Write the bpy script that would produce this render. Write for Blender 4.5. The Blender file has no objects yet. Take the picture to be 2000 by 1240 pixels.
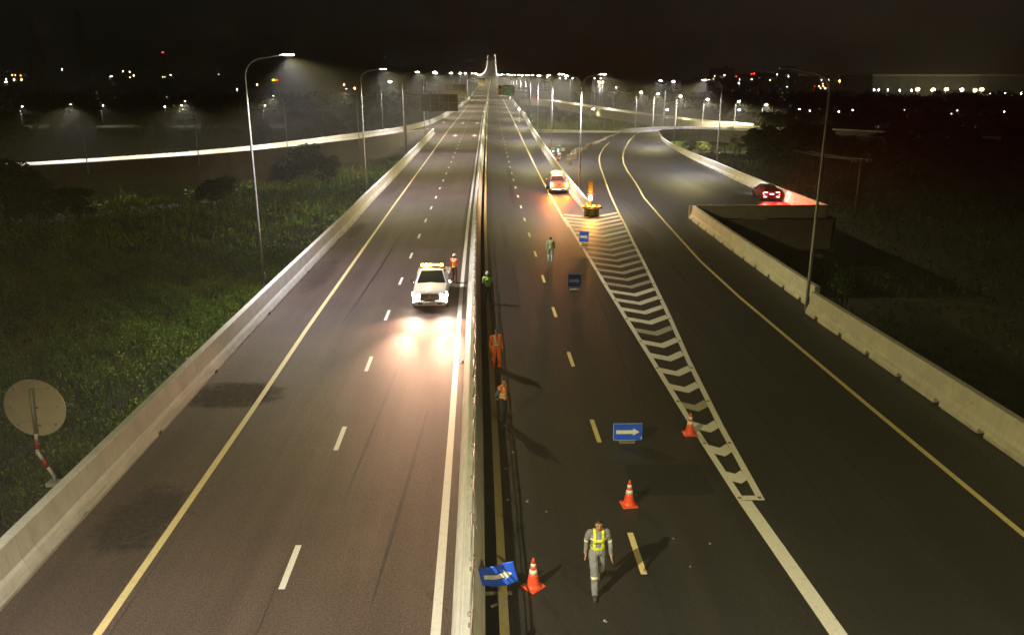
import bpy, bmesh, math, random
import numpy as np
from mathutils import Vector, Matrix, noise
R = random.Random(7)
NR = np.random.RandomState(11)
PI = math.pi
sc = bpy.context.scene
col = sc.collection

# ------------------------------------------------------------------ camera
CAMH = 11.0
TILT = 16.3595
YAW = 1.525
cam_d = bpy.data.cameras.new('camera')
cam_d.sensor_width = 36.0
cam_d.lens = 36.0 * 1550 / 2000
cam_d.clip_end = 6000
cam_d.clip_start = 0.1
cam = bpy.data.objects.new('camera', cam_d)
cam.location = (0, 0, CAMH)
cam.rotation_euler = (math.radians(90 - TILT), 0, math.radians(-YAW))
col.objects.link(cam)
sc.camera = cam

# ------------------------------------------------------------------ sky and exposure
W = bpy.data.worlds.new('World')
sc.world = W
W.use_nodes = True
nt = W.node_tree
nt.nodes.clear()
out = nt.nodes.new('ShaderNodeOutputWorld')
sky = nt.nodes.new('ShaderNodeTexSky')
sky.sky_type = 'NISHITA'
sky.sun_disc = False
sky.sun_elevation = math.radians(-6)
sky.sun_rotation = math.radians(60)
bg1 = nt.nodes.new('ShaderNodeBackground')
bg1.inputs[1].default_value = 0.01
nt.links.new(sky.outputs[0], bg1.inputs[0])
# city light pollution: a dim warm veil that is stronger near the horizon
tc = nt.nodes.new('ShaderNodeTexCoord')
sep = nt.nodes.new('ShaderNodeSeparateXYZ')
nt.links.new(tc.outputs['Generated'], sep.inputs[0])
rmp = nt.nodes.new('ShaderNodeValToRGB')
rmp.color_ramp.elements[0].position = 0.0
rmp.color_ramp.elements[0].color = (0.0042, 0.0046, 0.0032, 1)
rmp.color_ramp.elements[1].position = 0.35
rmp.color_ramp.elements[1].color = (0.0024, 0.0029, 0.0020, 1)
nt.links.new(sep.outputs[2], rmp.inputs[0])
# the lit town towards the right-hand horizon
dotn = nt.nodes.new('ShaderNodeVectorMath'); dotn.operation = 'DOT_PRODUCT'
gd = Vector((0.42, 0.9, 0.0)).normalized()
dotn.inputs[1].default_value = gd
nt.links.new(tc.outputs['Generated'], dotn.inputs[0])
mr = nt.nodes.new('ShaderNodeMapRange')
mr.inputs[1].default_value = 0.965; mr.inputs[2].default_value = 1.0
mr.inputs[3].default_value = 0.0; mr.inputs[4].default_value = 1.0
nt.links.new(dotn.outputs['Value'], mr.inputs[0])
mx = nt.nodes.new('ShaderNodeMixRGB'); mx.blend_type = 'ADD'
nt.links.new(mr.outputs[0], mx.inputs[0])
nt.links.new(rmp.outputs[0], mx.inputs[1])
mx.inputs[2].default_value = (0.0080, 0.0050, 0.0030, 1)
bg2 = nt.nodes.new('ShaderNodeBackground')
nt.links.new(mx.outputs[0], bg2.inputs[0])
bg2.inputs[1].default_value = 1.0
ad = nt.nodes.new('ShaderNodeAddShader')
nt.links.new(bg1.outputs[0], ad.inputs[0]); nt.links.new(bg2.outputs[0], ad.inputs[1])
nt.links.new(ad.outputs[0], out.inputs[0])

sc.view_settings.view_transform = 'Standard'
sc.view_settings.look = 'None'
sc.view_settings.gamma = 1
sc.view_settings.exposure = 0.72
sc.view_settings.use_curve_mapping = False
sc.render.engine = 'CYCLES'
cy = sc.cycles
cy.use_denoising = True
cy.denoiser = 'OPENIMAGEDENOISE'
cy.max_bounces = 4
cy.diffuse_bounces = 2
cy.glossy_bounces = 2
cy.transmission_bounces = 2
cy.volume_bounces = 0
cy.transparent_max_bounces = 8
cy.sample_clamp_indirect = 2.0
cy.sample_clamp_direct = 0.0
cy.use_light_tree = True

HAZE = 0.0008
LAMPW = 13500.0

# ------------------------------------------------------------------ helpers
def tag(o, label=None, cat=None, group=None, kind=None):
    if label: o['label'] = label
    if cat: o['category'] = cat
    if group: o['group'] = group
    if kind: o['kind'] = kind
    return o

def empty(name, loc=(0, 0, 0), rz=0, label=None, cat=None, group=None):
    o = bpy.data.objects.new(name, None)
    o.location = loc
    o.rotation_euler = (0, 0, rz)
    o.empty_display_size = 0.2
    col.objects.link(o)
    return tag(o, label, cat, group)

def link(name, me, parent=None, loc=None, rz=None):
    o = bpy.data.objects.new(name, me)
    col.objects.link(o)
    if parent is not None: o.parent = parent
    if loc is not None: o.location = loc
    if rz is not None: o.rotation_euler = (0, 0, rz)
    return o

class MB:
    def __init__(s): s.v = []; s.f = []; s.m = []; s.sm = []
    def add(s, vs, fs, m=0, smooth=False):
        n = len(s.v)
        s.v += [tuple(p) for p in vs]
        for f in fs:
            s.f.append(tuple(i + n for i in f)); s.m.append(m); s.sm.append(smooth)
        return s
    def box(s, c, d, m=0, rz=0, taper=1.0, bev=0.0):
        x, y, z = c; a, b, h = d[0] / 2, d[1] / 2, d[2] / 2
        cr, sr = math.cos(rz), math.sin(rz)
        if bev > 0:
            rings = []
            for (k, zz) in ((1, -h), (1, h - bev), (0, h)):
                e = bev if k == 0 else 0
                rings.append((a - e, b - e, zz))
            vs = []; fs = []
            for (aa, bb, zz) in rings:
                for (u, w) in ((-aa, -bb + bev * .6), (-aa + bev * .6, -bb), (aa - bev * .6, -bb), (aa, -bb + bev * .6), (aa, bb - bev * .6), (aa - bev * .6, bb), (-aa + bev * .6, bb), (-aa, bb - bev * .6)):
                    vs.append((x + u * cr - w * sr, y + u * sr + w * cr, z + zz))
            for r in range(2):
                for i in range(8):
                    j = (i + 1) % 8
                    fs.append((r * 8 + i, r * 8 + j, r * 8 + 8 + j, r * 8 + 8 + i))
            fs.append(tuple(range(7, -1, -1))); fs.append(tuple(range(16, 24)))
            return s.add(vs, fs, m)
        vs = []
        for zz, t in ((-h, 1.0), (h, taper)):
            for u, w in ((-a, -b), (a, -b), (a, b), (-a, b)):
                u *= t; w *= t
                vs.append((x + u * cr - w * sr, y + u * sr + w * cr, z + zz))
        return s.add(vs, [(3, 2, 1, 0), (4, 5, 6, 7), (0, 1, 5, 4), (1, 2, 6, 5), (2, 3, 7, 6), (3, 0, 4, 7)], m)
    def tube(s, pts, r, n=8, m=0, cap=True, smooth=True):
        pts = [Vector(p) for p in pts]
        rs = r if isinstance(r, (list, tuple)) else [r] * len(pts)
        vs = []; fs = []
        prev = None
        for i, p in enumerate(pts):
            if i == 0: t = pts[1] - p
            elif i == len(pts) - 1: t = p - pts[i - 1]
            else: t = (pts[i + 1] - p).normalized() + (p - pts[i - 1]).normalized()
            t.normalize()
            if prev is None:
                ref = Vector((0, 0, 1)) if abs(t.z) < .9 else Vector((1, 0, 0))
                u = t.cross(ref).normalized()
            else:
                u = (prev - t * prev.dot(t)).normalized()
            prev = u
            w = t.cross(u)
            for k in range(n):
                a = 2 * PI * k / n
                vs.append(p + (u * math.cos(a) + w * math.sin(a)) * rs[i])
        for i in range(len(pts) - 1):
            for k in range(n):
                j = (k + 1) % n
                fs.append((i * n + k, i * n + j, (i + 1) * n + j, (i + 1) * n + k))
        if cap:
            fs.append(tuple(range(n - 1, -1, -1)))
            fs.append(tuple(range((len(pts) - 1) * n, len(pts) * n)))
        return s.add(vs, fs, m, smooth)
    def lathe(s, prof, c=(0, 0, 0), n=16, m=0, smooth=True):
        vs = []; fs = []
        for (r, z) in prof:
            for k in range(n):
                a = 2 * PI * k / n
                vs.append((c[0] + r * math.cos(a), c[1] + r * math.sin(a), c[2] + z))
        for i in range(len(prof) - 1):
            for k in range(n):
                j = (k + 1) % n
                fs.append((i * n + k, i * n + j, (i + 1) * n + j, (i + 1) * n + k))
        fs.append(tuple(range(n - 1, -1, -1)))
        fs.append(tuple(range((len(prof) - 1) * n, len(prof) * n)))
        return s.add(vs, fs, m, smooth)
    def sphere(s, c, r, m=0, nu=12, nv=8):
        if not isinstance(r, (tuple, list)): r = (r, r, r)
        vs = [(c[0], c[1], c[2] - r[2])]
        for i in range(1, nv):
            a = -PI / 2 + PI * i / nv
            for k in range(nu):
                b = 2 * PI * k / nu
                vs.append((c[0] + r[0] * math.cos(a) * math.cos(b), c[1] + r[1] * math.cos(a) * math.sin(b), c[2] + r[2] * math.sin(a)))
        vs.append((c[0], c[1], c[2] + r[2]))
        fs = []
        for k in range(nu):
            j = (k + 1) % nu
            fs.append((0, 1 + j, 1 + k))
            for i in range(nv - 2):
                fs.append((1 + i * nu + k, 1 + i * nu + j, 1 + (i + 1) * nu + j, 1 + (i + 1) * nu + k))
            fs.append((len(vs) - 1, 1 + (nv - 2) * nu + k, 1 + (nv - 2) * nu + j))
        return s.add(vs, fs, m, True)
    def poly(s, pts, m=0):
        return s.add(pts, [tuple(range(len(pts)))], m)
    def prism(s, pts, axis_d, m=0):
        """closed outline pts (3-D, planar) extruded by vector axis_d"""
        n = len(pts); d = Vector(axis_d)
        vs = [Vector(p) for p in pts] + [Vector(p) + d for p in pts]
        fs = [tuple(range(n - 1, -1, -1)), tuple(range(n, 2 * n))]
        for i in range(n):
            j = (i + 1) % n
            fs.append((i, j, n + j, n + i))
        return s.add(vs, fs, m)
    def mesh(s, name, mats):
        me = bpy.data.meshes.new(name)
        me.from_pydata(s.v, [], s.f)
        if not isinstance(mats, (list, tuple)): mats = [mats]
        for q in mats: me.materials.append(q)
        me.polygons.foreach_set('material_index', s.m)
        me.polygons.foreach_set('use_smooth', s.sm)
        me.update()
        return me
    def build(s, name, mats, parent=None, loc=None, rz=None):
        return link(name, s.mesh(name, mats), parent, loc, rz)

def copy_tree(o, parent=None):
    c = o.copy(); col.objects.link(c)
    if parent is not None: c.parent = parent
    for ch in [x for x in o.children]: copy_tree(ch, c)
    return c

def interp(tab):
    xs = [a for a, b in tab]; ys = [b for a, b in tab]
    def f(x): return float(np.interp(x, xs, ys))
    return f

# pixel of a 2000x1240 picture -> point on a level plane (used only to take measurements of the place)
_th = math.radians(TILT); _ps = math.radians(YAW)
_fw = Vector((math.sin(_ps) * math.cos(_th), math.cos(_ps) * math.cos(_th), -math.sin(_th)))
_rt = Vector((math.cos(_ps), -math.sin(_ps), 0))
_up = Vector((math.sin(_ps) * math.sin(_th), math.cos(_ps) * math.sin(_th), math.cos(_th)))
def at(px, py, z=0.0):
    d = _fw + _rt * ((px - 1000) / 1550) - _up * ((py - 620) / 1550)
    t = (z - CAMH) / d.z
    return Vector((d.x * t, d.y * t, z))
def at_y(px, py, Y):
    d = _fw + _rt * ((px - 1000) / 1550) - _up * ((py - 620) / 1550)
    t = Y / d.y
    return Vector((d.x * t, Y, CAMH + d.z * t))

# ------------------------------------------------------------------ materials
M = {}
def new_mat(name):
    m = bpy.data.materials.new(name); m.use_nodes = True
    return m, m.node_tree, m.node_tree.nodes['Principled BSDF']

def mat(name, c, rough=.6, metal=0, spec=.5, var=.12, scale=6.0, bump=0.0, bscale=40.0, coat=0.0, emit=None, es=0.0, dirt=0.0, dirtc=(.12, .1, .07)):
    m, t, b = new_mat(name)
    b.inputs['Roughness'].default_value = rough
    b.inputs['Metallic'].default_value = metal
    b.inputs['Specular IOR Level'].default_value = spec
    b.inputs['Coat Weight'].default_value = coat
    geo = t.nodes.new('ShaderNodeTexCoord')
    if var > 0 or dirt > 0:
        n = t.nodes.new('ShaderNodeTexNoise'); n.inputs['Scale'].default_value = scale; n.inputs['Detail'].default_value = 5
        t.links.new(geo.outputs['Object'], n.inputs['Vector'])
        r = t.nodes.new('ShaderNodeMapRange')
        r.inputs[1].default_value = .3; r.inputs[2].default_value = .7
        r.inputs[3].default_value = 1 - var; r.inputs[4].default_value = 1 + var
        t.links.new(n.outputs[0], r.inputs[0])
        v = t.nodes.new('ShaderNodeVectorMath'); v.operation = 'SCALE'
        v.inputs[0].default_value = c[:3]
        t.links.new(r.outputs[0], v.inputs['Scale'])
        last = v.outputs[0]
        if dirt > 0:
            n2 = t.nodes.new('ShaderNodeTexNoise'); n2.inputs['Scale'].default_value = scale * .37; n2.inputs['Detail'].default_value = 8; n2.inputs['Roughness'].default_value = .7
            t.links.new(geo.outputs['Object'], n2.inputs['Vector'])
            r2 = t.nodes.new('ShaderNodeMapRange'); r2.inputs[1].default_value = .5; r2.inputs[2].default_value = .75; r2.inputs[3].default_value = 0; r2.inputs[4].default_value = dirt
            t.links.new(n2.outputs[0], r2.inputs[0])
            mm = t.nodes.new('ShaderNodeMixRGB'); mm.inputs[2].default_value = (*dirtc, 1)
            t.links.new(r2.outputs[0], mm.inputs[0]); t.links.new(last, mm.inputs[1])
            last = mm.outputs[0]
        t.links.new(last, b.inputs['Base Color'])
    else:
        b.inputs['Base Color'].default_value = (*c[:3], 1)
    if bump > 0:
        n3 = t.nodes.new('ShaderNodeTexNoise'); n3.inputs['Scale'].default_value = bscale; n3.inputs['Detail'].default_value = 4
        t.links.new(geo.outputs['Object'], n3.inputs['Vector'])
        bp = t.nodes.new('ShaderNodeBump'); bp.inputs['Strength'].default_value = bump; bp.inputs['Distance'].default_value = .02 if bscale > 12 else .06
        t.links.new(n3.outputs[0], bp.inputs['Height']); t.links.new(bp.outputs[0], b.inputs['Normal'])
    if emit:
        b.inputs['Emission Color'].default_value = (*emit, 1)
        b.inputs['Emission Strength'].default_value = es
        m.cycles.emission_sampling = 'NONE'
    M[name] = m
    return m

def asphalt(name, base=.048, stains_and_shade=(), warm=1.0, rlo=.44, rhi=.66):
    m, t, b = new_mat(name)
    L = t.links.new
    g = t.nodes.new('ShaderNodeNewGeometry')
    def noi(scale, det=4, rough=.6, vec=None):
        n = t.nodes.new('ShaderNodeTexNoise'); n.inputs['Scale'].default_value = scale; n.inputs['Detail'].default_value = det; n.inputs['Roughness'].default_value = rough
        L(vec or g.outputs['Position'], n.inputs['Vector'])
        return n.outputs[0]
    def rng(v, a, b_, c, d):
        r = t.nodes.new('ShaderNodeMapRange'); r.inputs[1].default_value = a; r.inputs[2].default_value = b_; r.inputs[3].default_value = c; r.inputs[4].default_value = d
        L(v, r.inputs[0]); return r.outputs[0]
    def mul(a, b_, op='MULTIPLY'):
        q = t.nodes.new('ShaderNodeMath'); q.operation = op
        if hasattr(a, 'links'): L(a, q.inputs[0])
        else: q.inputs[0].default_value = a
        if hasattr(b_, 'links'): L(b_, q.inputs[1])
        else: q.inputs[1].default_value = b_
        return q.outputs[0]
    # aggregate grain, worn wheel tracks stretched along the lanes, wide blotches
    grain = mul(rng(noi(48, 3, .7), .35, .7, .5, 1.75), rng(noi(21, 2, .6), .33, .67, .62, 1.45))
    fine = rng(noi(160, 2, .8), .3, .75, .6, 1.6)
    mp = t.nodes.new('ShaderNodeMapping'); mp.inputs['Scale'].default_value = (1.15, .035, 1)
    L(g.outputs['Position'], mp.inputs['Vector'])
    track = rng(noi(1.0, 3, .55, mp.outputs[0]), .35, .65, .84, 1.16)
    blot = rng(noi(.23, 6, .62), .3, .7, .82, 1.2)
    val = mul(mul(grain, fine), mul(track, blot))
    wobs = rng(noi(8, 3, .6), .3, .7, -.02, .05)
    vor = t.nodes.new('ShaderNodeTexVoronoi'); vor.inputs['Scale'].default_value = 26
    L(g.outputs['Position'], vor.inputs['Vector'])
    speck = rng(vor.outputs['Distance'], .0, .16, 2.6, 1.0)
    val = mul(val, speck)
    vc = t.nodes.new('ShaderNodeTexVoronoi'); vc.feature = 'DISTANCE_TO_EDGE'; vc.inputs['Scale'].default_value = .19
    nv_ = t.nodes.new('ShaderNodeTexNoise'); nv_.inputs['Scale'].default_value = 1.1; nv_.inputs['Detail'].default_value = 6
    L(g.outputs['Position'], nv_.inputs['Vector'])
    va_ = t.nodes.new('ShaderNodeVectorMath'); va_.operation = 'MULTIPLY_ADD'; va_.inputs[1].default_value = (1.6, 1.6, 0)
    L(nv_.outputs['Color'], va_.inputs[0]); L(g.outputs['Position'], va_.inputs[2]); L(va_.outputs[0], vc.inputs['Vector'])
    crk = rng(vc.outputs['Distance'], .0, .006, .55, 1.0)
    msk = rng(noi(.12, 2, .5), .52, .58, 0, 1)
    crk = mul(mul(mul(crk, -1, 'ADD'), msk), 1, 'ADD')
    val = mul(val, crk)
    # scattered oil drips
    vd = t.nodes.new('ShaderNodeTexVoronoi'); vd.inputs['Scale'].default_value = .9; vd.inputs['Randomness'].default_value = 1
    L(g.outputs['Position'], vd.inputs['Vector'])
    val = mul(val, rng(mul(vd.outputs['Distance'], mul(wobs, 1), 'ADD'), .02, .07, .55, 1.0))
    stain_shade = None  # mask shared by stains, patches and painted shadows
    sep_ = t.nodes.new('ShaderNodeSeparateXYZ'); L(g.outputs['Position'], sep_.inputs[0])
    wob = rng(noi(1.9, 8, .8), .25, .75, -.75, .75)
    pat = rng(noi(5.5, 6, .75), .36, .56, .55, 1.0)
    for (sx, sy, rx, ry, amt, kind) in stains_and_shade:
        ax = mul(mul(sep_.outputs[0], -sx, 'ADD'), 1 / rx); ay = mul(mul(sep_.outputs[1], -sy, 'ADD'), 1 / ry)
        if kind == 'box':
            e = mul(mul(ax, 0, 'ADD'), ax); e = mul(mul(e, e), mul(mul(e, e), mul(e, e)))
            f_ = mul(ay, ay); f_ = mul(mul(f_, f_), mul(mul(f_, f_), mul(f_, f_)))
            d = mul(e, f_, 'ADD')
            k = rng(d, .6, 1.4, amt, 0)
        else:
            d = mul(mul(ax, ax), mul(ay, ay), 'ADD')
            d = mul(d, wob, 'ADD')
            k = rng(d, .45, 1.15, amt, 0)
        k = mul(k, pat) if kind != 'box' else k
        stain_shade = k if stain_shade is None else mul(stain_shade, k, 'MAXIMUM')
    colr = t.nodes.new('ShaderNodeVectorMath'); colr.operation = 'SCALE'
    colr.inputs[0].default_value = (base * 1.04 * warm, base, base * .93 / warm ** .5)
    rough = rng(noi(9, 4, .6), .3, .7, rlo, rhi)
    if stain_shade is not None:
        dk = rng(stain_shade, 0, 1, 1, .28)
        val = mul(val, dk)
        rough = mul(rough, rng(stain_shade, 0, 1, 1, 1.5))
    L(val, colr.inputs['Scale']); L(colr.outputs[0], b.inputs['Base Color'])
    L(rough, b.inputs['Roughness'])
    b.inputs['Specular IOR Level'].default_value = .32
    bp = t.nodes.new('ShaderNodeBump'); bp.inputs['Strength'].default_value = .5; bp.inputs['Distance'].default_value = .008
    L(noi(70, 3, .75), bp.inputs['Height']); L(bp.outputs[0], b.inputs['Normal'])
    M[name] = m
    return m

asphalt('asphalt_left', .046, [(-9.6, 27.6, 1.9, 1.3, .95, 'e'), (-9.3, 18.9, 1.0, 1.9, 1.0, 'e'), (-10.3, 47, .9, 4.5, .55, 'e'),  # first two blobs: cast shadows painted dark into the asphalt
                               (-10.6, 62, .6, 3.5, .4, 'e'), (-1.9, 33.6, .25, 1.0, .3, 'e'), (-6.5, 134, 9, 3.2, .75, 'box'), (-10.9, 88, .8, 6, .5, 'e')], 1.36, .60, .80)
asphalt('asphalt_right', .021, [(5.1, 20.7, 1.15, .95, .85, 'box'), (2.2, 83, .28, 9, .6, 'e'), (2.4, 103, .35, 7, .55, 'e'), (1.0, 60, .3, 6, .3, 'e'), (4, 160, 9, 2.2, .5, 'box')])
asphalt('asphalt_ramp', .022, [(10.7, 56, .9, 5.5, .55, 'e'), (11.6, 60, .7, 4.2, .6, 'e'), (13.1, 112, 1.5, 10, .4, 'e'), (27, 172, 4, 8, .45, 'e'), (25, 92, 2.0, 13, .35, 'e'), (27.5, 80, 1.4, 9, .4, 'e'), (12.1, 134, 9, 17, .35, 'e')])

def paint(name, c, wear=.35):
    m, t, b = new_mat(name)
    L = t.links.new
    g = t.nodes.new('ShaderNodeNewGeometry')
    n = t.nodes.new('ShaderNodeTexNoise'); n.inputs['Scale'].default_value = 7; n.inputs['Detail'].default_value = 9; n.inputs['Roughness'].default_value = .72
    L(g.outputs['Position'], n.inputs['Vector'])
    r = t.nodes.new('ShaderNodeMapRange'); r.inputs[1].default_value = .5; r.inputs[2].default_value = .78; r.inputs[3].default_value = 0; r.inputs[4].default_value = wear
    L(n.outputs[0], r.inputs[0])
    n2 = t.nodes.new('ShaderNodeTexNoise'); n2.inputs['Scale'].default_value = 60; n2.inputs['Detail'].default_value = 3
    L(g.outputs['Position'], n2.inputs['Vector'])
    r2 = t.nodes.new('ShaderNodeMapRange'); r2.inputs[1].default_value = .3; r2.inputs[2].default_value = .7; r2.inputs[3].default_value = .8; r2.inputs[4].default_value = 1.12
    L(n2.outputs[0], r2.inputs[0])
    mm = t.nodes.new('ShaderNodeMixRGB'); mm.inputs[1].default_value = (*c, 1); mm.inputs[2].default_value = (.07, .062, .05, 1)
    L(r.outputs[0], mm.inputs[0])
    v = t.nodes.new('ShaderNodeVectorMath'); v.operation = 'SCALE'
    L(mm.outputs[0], v.inputs[0]); L(r2.outputs[0], v.inputs['Scale']); L(v.outputs[0], b.inputs['Base Color'])
    b.inputs['Roughness'].default_value = .55
    M[name] = m
paint('paint_white', (.74, .72, .66), .35)
paint('paint_yellow', (.74, .62, .30), .4)
paint('paint_worn', (.40, .375, .32), .75)

def concrete(name, c, streak=.35):
    m, t, b = new_mat(name)
    L = t.links.new
    g = t.nodes.new('ShaderNodeNewGeometry')
    n = t.nodes.new('ShaderNodeTexNoise'); n.inputs['Scale'].default_value = 1.2; n.inputs['Detail'].default_value = 9; n.inputs['Roughness'].default_value = .65
    L(g.outputs['Position'], n.inputs['Vector'])
    r = t.nodes.new('ShaderNodeMapRange'); r.inputs[1].default_value = .3; r.inputs[2].default_value = .72; r.inputs[3].default_value = .82; r.inputs[4].default_value = 1.12
    L(n.outputs[0], r.inputs[0])
    # rain streaks running down the face
    mp = t.nodes.new('ShaderNodeMapping'); mp.inputs['Scale'].default_value = (5, 5, .35)
    L(g.outputs['Position'], mp.inputs['Vector'])
    n2 = t.nodes.new('ShaderNodeTexNoise'); n2.inputs['Scale'].default_value = 1.6; n2.inputs['Detail'].default_value = 6
    L(mp.outputs[0], n2.inputs['Vector'])
    r2 = t.nodes.new('ShaderNodeMapRange'); r2.inputs[1].default_value = .52; r2.inputs[2].default_value = .78; r2.inputs[3].default_value = 0; r2.inputs[4].default_value = streak
    L(n2.outputs[0], r2.inputs[0])
    n3 = t.nodes.new('ShaderNodeTexNoise'); n3.inputs['Scale'].default_value = 45; n3.inputs['Detail'].default_value = 5
    L(g.outputs['Position'], n3.inputs['Vector'])
    mm0 = t.nodes.new('ShaderNodeMixRGB'); mm0.inputs[1].default_value = (*c, 1); mm0.inputs[2].default_value = (c[0] * .45, c[1] * .42, c[2] * .38, 1)
    L(r2.outputs[0], mm0.inputs[0])
    # tyre scrapes and splash dirt low on the face
    mp4 = t.nodes.new('ShaderNodeMapping'); mp4.inputs['Scale'].default_value = (.8, .45, 9)
    L(g.outputs['Position'], mp4.inputs['Vector'])
    n4 = t.nodes.new('ShaderNodeTexNoise'); n4.inputs['Scale'].default_value = 1.0; n4.inputs['Detail'].default_value = 7; n4.inputs['Roughness'].default_value = .7
    L(mp4.outputs[0], n4.inputs['Vector'])
    sz = t.nodes.new('ShaderNodeSeparateXYZ'); L(g.outputs['Position'], sz.inputs[0])
    lo = t.nodes.new('ShaderNodeMapRange'); lo.inputs[1].default_value = .05; lo.inputs[2].default_value = .75; lo.inputs[3].default_value = .24; lo.inputs[4].default_value = -.05
    L(sz.outputs[2], lo.inputs[0])
    a4 = t.nodes.new('ShaderNodeMath'); a4.operation = 'ADD'; L(n4.outputs[0], a4.inputs[0]); L(lo.outputs[0], a4.inputs[1])
    r4 = t.nodes.new('ShaderNodeMapRange'); r4.inputs[1].default_value = .60; r4.inputs[2].default_value = .86; r4.inputs[3].default_value = 0; r4.inputs[4].default_value = .42
    L(a4.outputs[0], r4.inputs[0])
    mm = t.nodes.new('ShaderNodeMixRGB'); mm.inputs[2].default_value = (.09, .082, .07, 1)
    L(r4.outputs[0], mm.inputs[0]); L(mm0.outputs[0], mm.inputs[1])
    v = t.nodes.new('ShaderNodeVectorMath'); v.operation = 'SCALE'
    L(mm.outputs[0], v.inputs[0]); L(r.outputs[0], v.inputs['Scale']); L(v.outputs[0], b.inputs['Base Color'])
    b.inputs['Roughness'].default_value = .78
    bp = t.nodes.new('ShaderNodeBump'); bp.inputs['Strength'].default_value = .35; bp.inputs['Distance'].default_value = .01
    L(n3.outputs[0], bp.inputs['Height']); L(bp.outputs[0], b.inputs['Normal'])
    M[name] = m
concrete('concrete', (.50, .47, .41))
concrete('concrete_dark', (.22, .19, .15), .6)  # also the shaded copy of concrete on near viaduct and flyover walls
concrete('concrete_block', (.27, .24, .17), .6)
concrete('concrete_white', (.64, .635, .60), .3)
concrete('concrete_lit', (.78, .76, .70), .15)  # lit copy of the concrete: lamplight put into a paler colour

mat('galv', (.30, .30, .28), .6, .4, var=.15, scale=3)
mat('pole_steel', (.46, .46, .44), .5, .35, var=.12, scale=2)
mat('black', (.012, .012, .012), .5, var=0)
mat('rubber', (.02, .02, .02), .85, var=.2)
mat('earth', (.035, .034, .018), .95, var=.5, scale=.4, bump=.6, bscale=3)
mat('white_body', (.72, .71, .68), .28, coat=.6, var=.03, scale=2)
mat('silver_body', (.13, .11, .115), .35, coat=.5, var=.04, metal=.2)
mat('maroon_body', (.24, .03, .03), .25, coat=.8, var=.05, metal=.3)
mat('glass_dark', (.02, .022, .02), .06, spec=.8, var=0)
mat('chrome', (.6, .6, .6), .15, 1.0, var=0)
mat('rim', (.35, .35, .36), .35, .9, var=0)
mat('cone_orange', (.85, .085, .025), .45, var=.1, dirt=.25, scale=9)
mat('reflect_white', (.82, .82, .78), .35, var=.06)
mat('sign_blue', (.018, .11, .95), .35, var=.12, scale=5, dirt=.15, dirtc=(.1, .14, .3))
mat('sign_back', (.58, .49, .37), .5, .2, var=.08, scale=3)
mat('red', (.5, .03, .02), .5, var=.1)
mat('white_paint', (.7, .68, .62), .5, var=.08)
mat('sign_green', (.0, .55, .24), .5, var=.05)
mat('board_green', (.02, .10, .05), .6, var=.2)
mat('sign_amber', (.95, .48, .03), .5, var=.05)
mat('sign_blue_far', (.08, .2, .7), .5, var=.05)
mat('sign_brown', (.17, .12, .07), .7, var=.2, scale=1.2)
mat('drum_black', (.03, .028, .025), .55, var=.2)
mat('drum_yellow', (.50, .40, .13), .5, var=.12)
mat('plate_tan', (.16, .12, .06), .6, var=.1)
mat('skin', (.42, .22, .14), .55, var=.06)
mat('hair', (.012, .010, .009), .6, var=.2)
mat('helmet', (.80, .77, .72), .3, var=.04)
mat('grey_cloth', (.21, .22, .25), .85, var=.22, scale=5, bump=1.0, bscale=9)
mat('orange_cloth', (.98, .17, .02), .8, var=.15, bump=.9, bscale=9)
mat('navy_cloth', (.022, .026, .035), .85, var=.15, bump=.3, bscale=25)
mat('blue_cloth', (.06, .16, .34), .85, var=.1, bump=.3, bscale=25)
mat('pale_blue_cloth', (.34, .46, .50), .85, var=.12, bump=.3, bscale=25)
mat('white_cloth', (.6, .6, .57), .85, var=.06, bump=.3, bscale=25)
mat('maroon_cloth', (.16, .05, .045), .85, var=.12)
mat('red_cloth', (.45, .04, .03), .85, var=.1)
mat('lime', (.42, 1.0, .12), .7, var=.05, emit=None)
mat('hi_yellow', (.72, .80, .05), .7, var=.04)
mat('vest_orange', (1.0, .22, .03), .7, var=.05)
mat('reflect_band', (.85, .80, .62), .35, var=.03)
mat('shoe', (.05, .048, .045), .7, var=.1)
mat('cable', (.55, .55, .5), .6, var=0)
mat('bark', (.09, .07, .05), .9, var=.3)
mat('far_wall', (.06, .06, .058), .8, var=.1, scale=.1)
mat('plate', (.6, .6, .55), .5, var=.0)
mat('litter_white', (.35, .33, .28), .7, var=.1)

def leafmat(name, c1, c2, scale=.6):
    m, t, b = new_mat(name)
    L = t.links.new
    g = t.nodes.new('ShaderNodeNewGeometry')
    n = t.nodes.new('ShaderNodeTexNoise'); n.inputs['Scale'].default_value = scale; n.inputs['Detail'].default_value = 4
    L(g.outputs['Position'], n.inputs['Vector'])
    a = t.nodes.new('ShaderNodeMath'); a.operation = 'ADD'; a.inputs[1].default_value = -.5
    L(g.outputs['Random Per Island'], a.inputs[0])
    q = t.nodes.new('ShaderNodeMath'); q.operation = 'MULTIPLY_ADD'; q.inputs[1].default_value = .45
    L(a.outputs[0], q.inputs[0]); L(n.outputs[0], q.inputs[2])
    r = t.nodes.new('ShaderNodeValToRGB')
    r.color_ramp.elements[0].position = .3; r.color_ramp.elements[0].color = (*c1, 1)
    r.color_ramp.elements[1].position = .72; r.color_ramp.elements[1].color = (*c2, 1)
    L(q.outputs[0], r.inputs[0]); L(r.outputs[0], b.inputs['Base Color'])
    b.inputs['Roughness'].default_value = .6
    b.inputs['Specular IOR Level'].default_value = .25
    M[name] = m
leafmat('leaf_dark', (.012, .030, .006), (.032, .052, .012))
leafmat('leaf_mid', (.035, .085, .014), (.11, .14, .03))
leafmat('weed', (.045, .15, .010), (.30, .32, .045), .11)

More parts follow.
